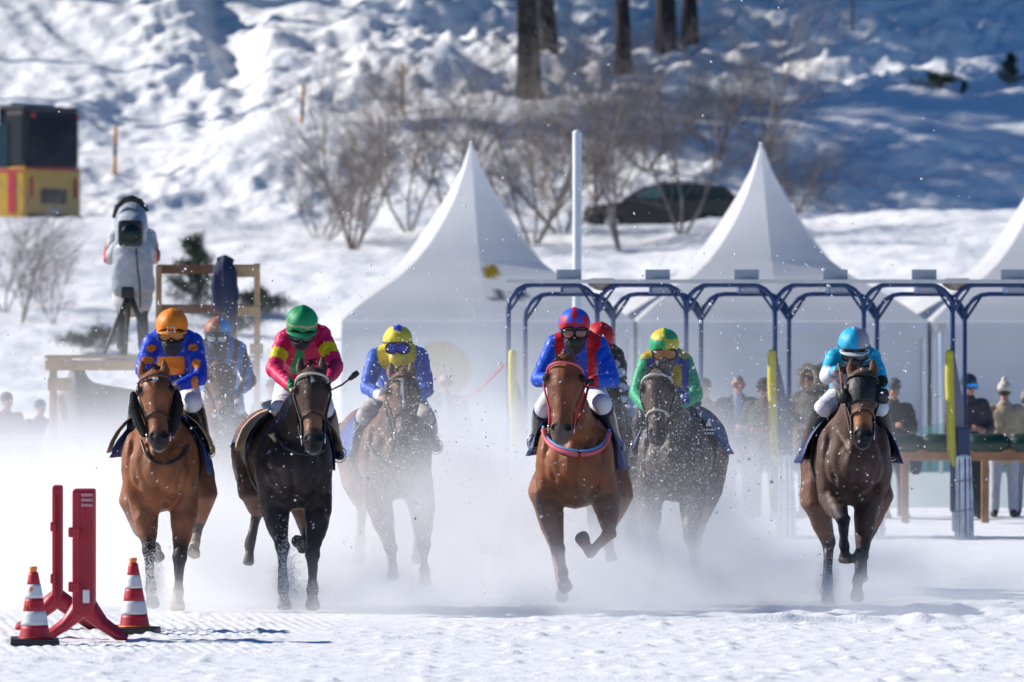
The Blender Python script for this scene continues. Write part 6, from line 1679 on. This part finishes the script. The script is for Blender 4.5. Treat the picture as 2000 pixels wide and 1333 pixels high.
# ------------------------------------------------------------------ powder snow thrown up by the hooves
def mist_mat():
    m = bpy.data.materials.new('snow_powder'); m.use_nodes = True
    nt = m.node_tree; nt.nodes.remove(nt.nodes['Principled BSDF'])
    out = nt.nodes['Material Output']
    pv = nt.nodes.new('ShaderNodeVolumePrincipled')
    pv.inputs['Color'].default_value = (.998, .999, 1.0, 1)
    pv.inputs['Anisotropy'].default_value = 0.1
    nt.links.new(pv.outputs[0], out.inputs['Volume'])
    tc = nt.nodes.new('ShaderNodeTexCoord')
    sep = nt.nodes.new('ShaderNodeSeparateXYZ'); nt.links.new(tc.outputs['Object'], sep.inputs[0])
    def math_(op, a, b=None, c=None):
        n = nt.nodes.new('ShaderNodeMath'); n.operation = op
        for i, v in enumerate((a, b, c)):
            if v is None: continue
            if hasattr(v, 'is_output'): nt.links.new(v, n.inputs[i])
            else: n.inputs[i].default_value = v
        return n.outputs[0]
    def ramp(x, pts):
        n = nt.nodes.new('ShaderNodeFloatCurve'); c = n.mapping.curves[0]
        while len(c.points) > 2: c.points.remove(c.points[1])
        c.points[0].location = pts[0]; c.points[1].location = pts[-1]
        for p in pts[1:-1]: c.points.new(*p)
        for p in c.points: p.handle_type = 'VECTOR'
        n.mapping.update(); nt.links.new(x, n.inputs['Value']); return n.outputs[0]
    nz = nt.nodes.new('ShaderNodeTexNoise'); nz.inputs['Scale'].default_value = .75; nz.inputs['Detail'].default_value = 4
    mp = nt.nodes.new('ShaderNodeMapping'); mp.inputs['Scale'].default_value = (1, .35, 1.1)
    nt.links.new(tc.outputs['Object'], mp.inputs[0]); nt.links.new(mp.outputs[0], nz.inputs['Vector'])
    # height above the track, lifted and lowered by the billows
    hgt = math_('ADD', sep.outputs['Z'], math_('MULTIPLY', math_('SUBTRACT', nz.outputs[0], .5), -2.3))
    hh = math_('DIVIDE', hgt, 3.0)
    prof = ramp(hh, [(0, 1.0), (.12, .85), (.22, .46), (.34, .17), (.52, .034), (.78, 0.0), (1, 0)])
    # the cloud trails behind the field: across the track and along it
    xx = math_('DIVIDE', math_('ADD', sep.outputs['X'], 8.0), 16.0)
    across = ramp(xx, [(0, .35), (.22, .55), (.36, 1), (.55, 1), (.595, .85), (.64, .22), (.70, .07), (.76, 0.0), (1, 0)])
    yy = math_('DIVIDE', math_('SUBTRACT', sep.outputs['Y'], 60.0), 36.0)
    along = ramp(yy, [(0, 0), (.09, .02), (.16, .5), (.3, 1), (.7, 1), (1, 0)])
    d = math_('MULTIPLY', math_('MULTIPLY', prof, across), along)
    low = ramp(hh, [(0, 1.0), (.05, .8), (.12, .12), (.2, 0), (1, 0)])
    across2 = ramp(xx, [(0, .5), (.2, .8), (.4, 1), (.62, 1), (.72, .5), (.80, 0), (1, 0)])
    along2 = ramp(yy, [(0, .05), (.02, .3), (.045, .55), (.075, .6), (.12, 1), (.25, .7), (.5, 0), (1, 0)])
    d = math_('ADD', d, math_('MULTIPLY', math_('MULTIPLY', low, across2), math_('MULTIPLY', along2, 1.05)))
    bil = ramp(nz.outputs[0], [(0, .45), (.36, .55), (.5, .95), (.62, 1.0), (1, 1)])
    d = math_('MULTIPLY', math_('MULTIPLY', d, math_('MULTIPLY', bil, 1.6)), MIST)
    nt.links.new(d, pv.inputs['Density'])
    return m

mb = MB().box((0, 78, 1.45), (16, 36, 3.1))
mist = tag(mb.build('snow_powder_cloud', mist_mat(), smooth=False), 'white powder snow billowing behind and around the galloping horses', 'snow cloud', kind='stuff')


# ------------------------------------------------------------------ clods and grains of snow in the air
def flecks(name, pts, sizes, label, octa=True):
    pts = np.asarray(pts); n = len(pts); rs = np.random.default_rng(len(pts))
    if octa:
        B = np.array([(1, 0, 0), (-1, 0, 0), (0, 1, 0), (0, -1, 0), (0, 0, 1), (0, 0, -1)], float); T = np.array([(0, 2, 4), (2, 1, 4), (1, 3, 4), (3, 0, 4), (2, 0, 5), (1, 2, 5), (3, 1, 5), (0, 3, 5)])
    else:
        B = np.array([(1, 1, 1), (-1, -1, 1), (-1, 1, -1), (1, -1, -1)], float) * .7; T = np.array([(0, 1, 3), (0, 2, 1), (0, 3, 2), (1, 2, 3)])
    q = rs.normal(size=(n, 4)); q /= np.linalg.norm(q, axis=1)[:, None]; w, x, y, z = q.T
    R = np.stack([1 - 2 * (y * y + z * z), 2 * (x * y - z * w), 2 * (x * z + y * w), 2 * (x * y + z * w), 1 - 2 * (x * x + z * z), 2 * (y * z - x * w), 2 * (x * z - y * w), 2 * (y * z + x * w), 1 - 2 * (x * x + y * y)], 1).reshape(n, 3, 3)
    sc = sizes[:, None] * rs.uniform(.55, 1.3, (n, 3))
    V = np.einsum('nij,nkj->nki', R, B[None] * sc[:, None, :]) + pts[:, None, :]
    Fc = (T[None] + (np.arange(n) * len(B))[:, None, None]).reshape(-1, 3)
    return tag(mk(name, V.reshape(-1, 3), Fc, MATS['flying_snow']), label, 'flying snow', kind='stuff')
mat('flying_snow', (.88, .89, .90), rough=.7)
rs = np.random.default_rng(21)
def cloud(px, py, sx, sy, Y, sY, n):
    Yv = Y + rs.normal(size=n) * sY; X_ = px + rs.normal(size=n) * sx; Yp = py + rs.normal(size=n) * sy
    P = np.stack([(X_ - 1000) / F * Yv, Yv, CAMZ - (Yp - HOR) / F * Yv], 1); return P[(P[:, 2] > .01) & (P[:, 1] > 58)]
# clods flung up between the horses
big = np.concatenate([cloud(780, 800, 70, 130, 67, 1.5, 260), cloud(1290, 900, 90, 130, 66.5, 1.4, 330), cloud(440, 800, 60, 120, 69, 3, 260), cloud(1480, 880, 80, 90, 67, 2, 300), cloud(1230, 980, 40, 90, 66, 1, 130),
                      cloud(250, 800, 90, 110, 66, 2, 130), cloud(1060, 640, 260, 130, 66, 2, 260), cloud(1700, 850, 120, 110, 66, 2, 230), cloud(900, 700, 500, 180, 66, 2.5, 330), cloud(600, 950, 120, 120, 66, 2, 120), cloud(1000, 400, 600, 200, 64, 3, 220), cloud(500, 700, 260, 160, 65, 2, 420), cloud(1150, 750, 160, 170, 65, 1.5, 420), cloud(1600, 760, 160, 160, 65, 1.5, 320), cloud(800, 850, 120, 120, 66, 1.5, 260)])
s_big = .0030 + .0075 * rs.random(len(big)) ** 2.2 + (rs.random(len(big)) < .035) * .009
flecks('snow_clods', big, s_big, 'white clods of snow flying through the air among the horses')
# fine grains: bursts at the hooves and a veil around the second row
fine = np.concatenate([cloud(298, 1138, 11, 32, 62.9, .10, 6500), cloud(312, 1175, 22, 14, 62.9, .15, 900), cloud(560, 1135, 13, 38, 62.9, .12, 6500), cloud(585, 1165, 22, 20, 63, .2, 2600), cloud(1618, 1150, 10, 26, 64.0, .12, 4200), cloud(1650, 1172, 30, 8, 64.2, .2, 600),
                       cloud(1100, 1168, 22, 8, 63.2, .2, 500), cloud(1000, 1165, 110, 22, 64.5, .6, 1500), cloud(1240, 1060, 40, 60, 67, .5, 2600), cloud(1360, 1050, 24, 60, 66.8, .4, 1600), cloud(770, 1080, 30, 50, 68.3, .5, 2000), cloud(700, 1060, 24, 46, 68, .5, 1200), cloud(790, 920, 55, 90, 67.6, .5, 2600), cloud(440, 880, 40, 60, 73, .8, 2400), cloud(1500, 880, 70, 50, 67, 1, 2200), cloud(1310, 900, 50, 80, 66.6, .5, 2000), cloud(1560, 900, 30, 40, 66, .5, 700)])
flecks('snow_grains', fine, .0016 + .0028 * rs.random(len(fine)) ** 2, 'fine grains of snow bursting from the hooves', False)
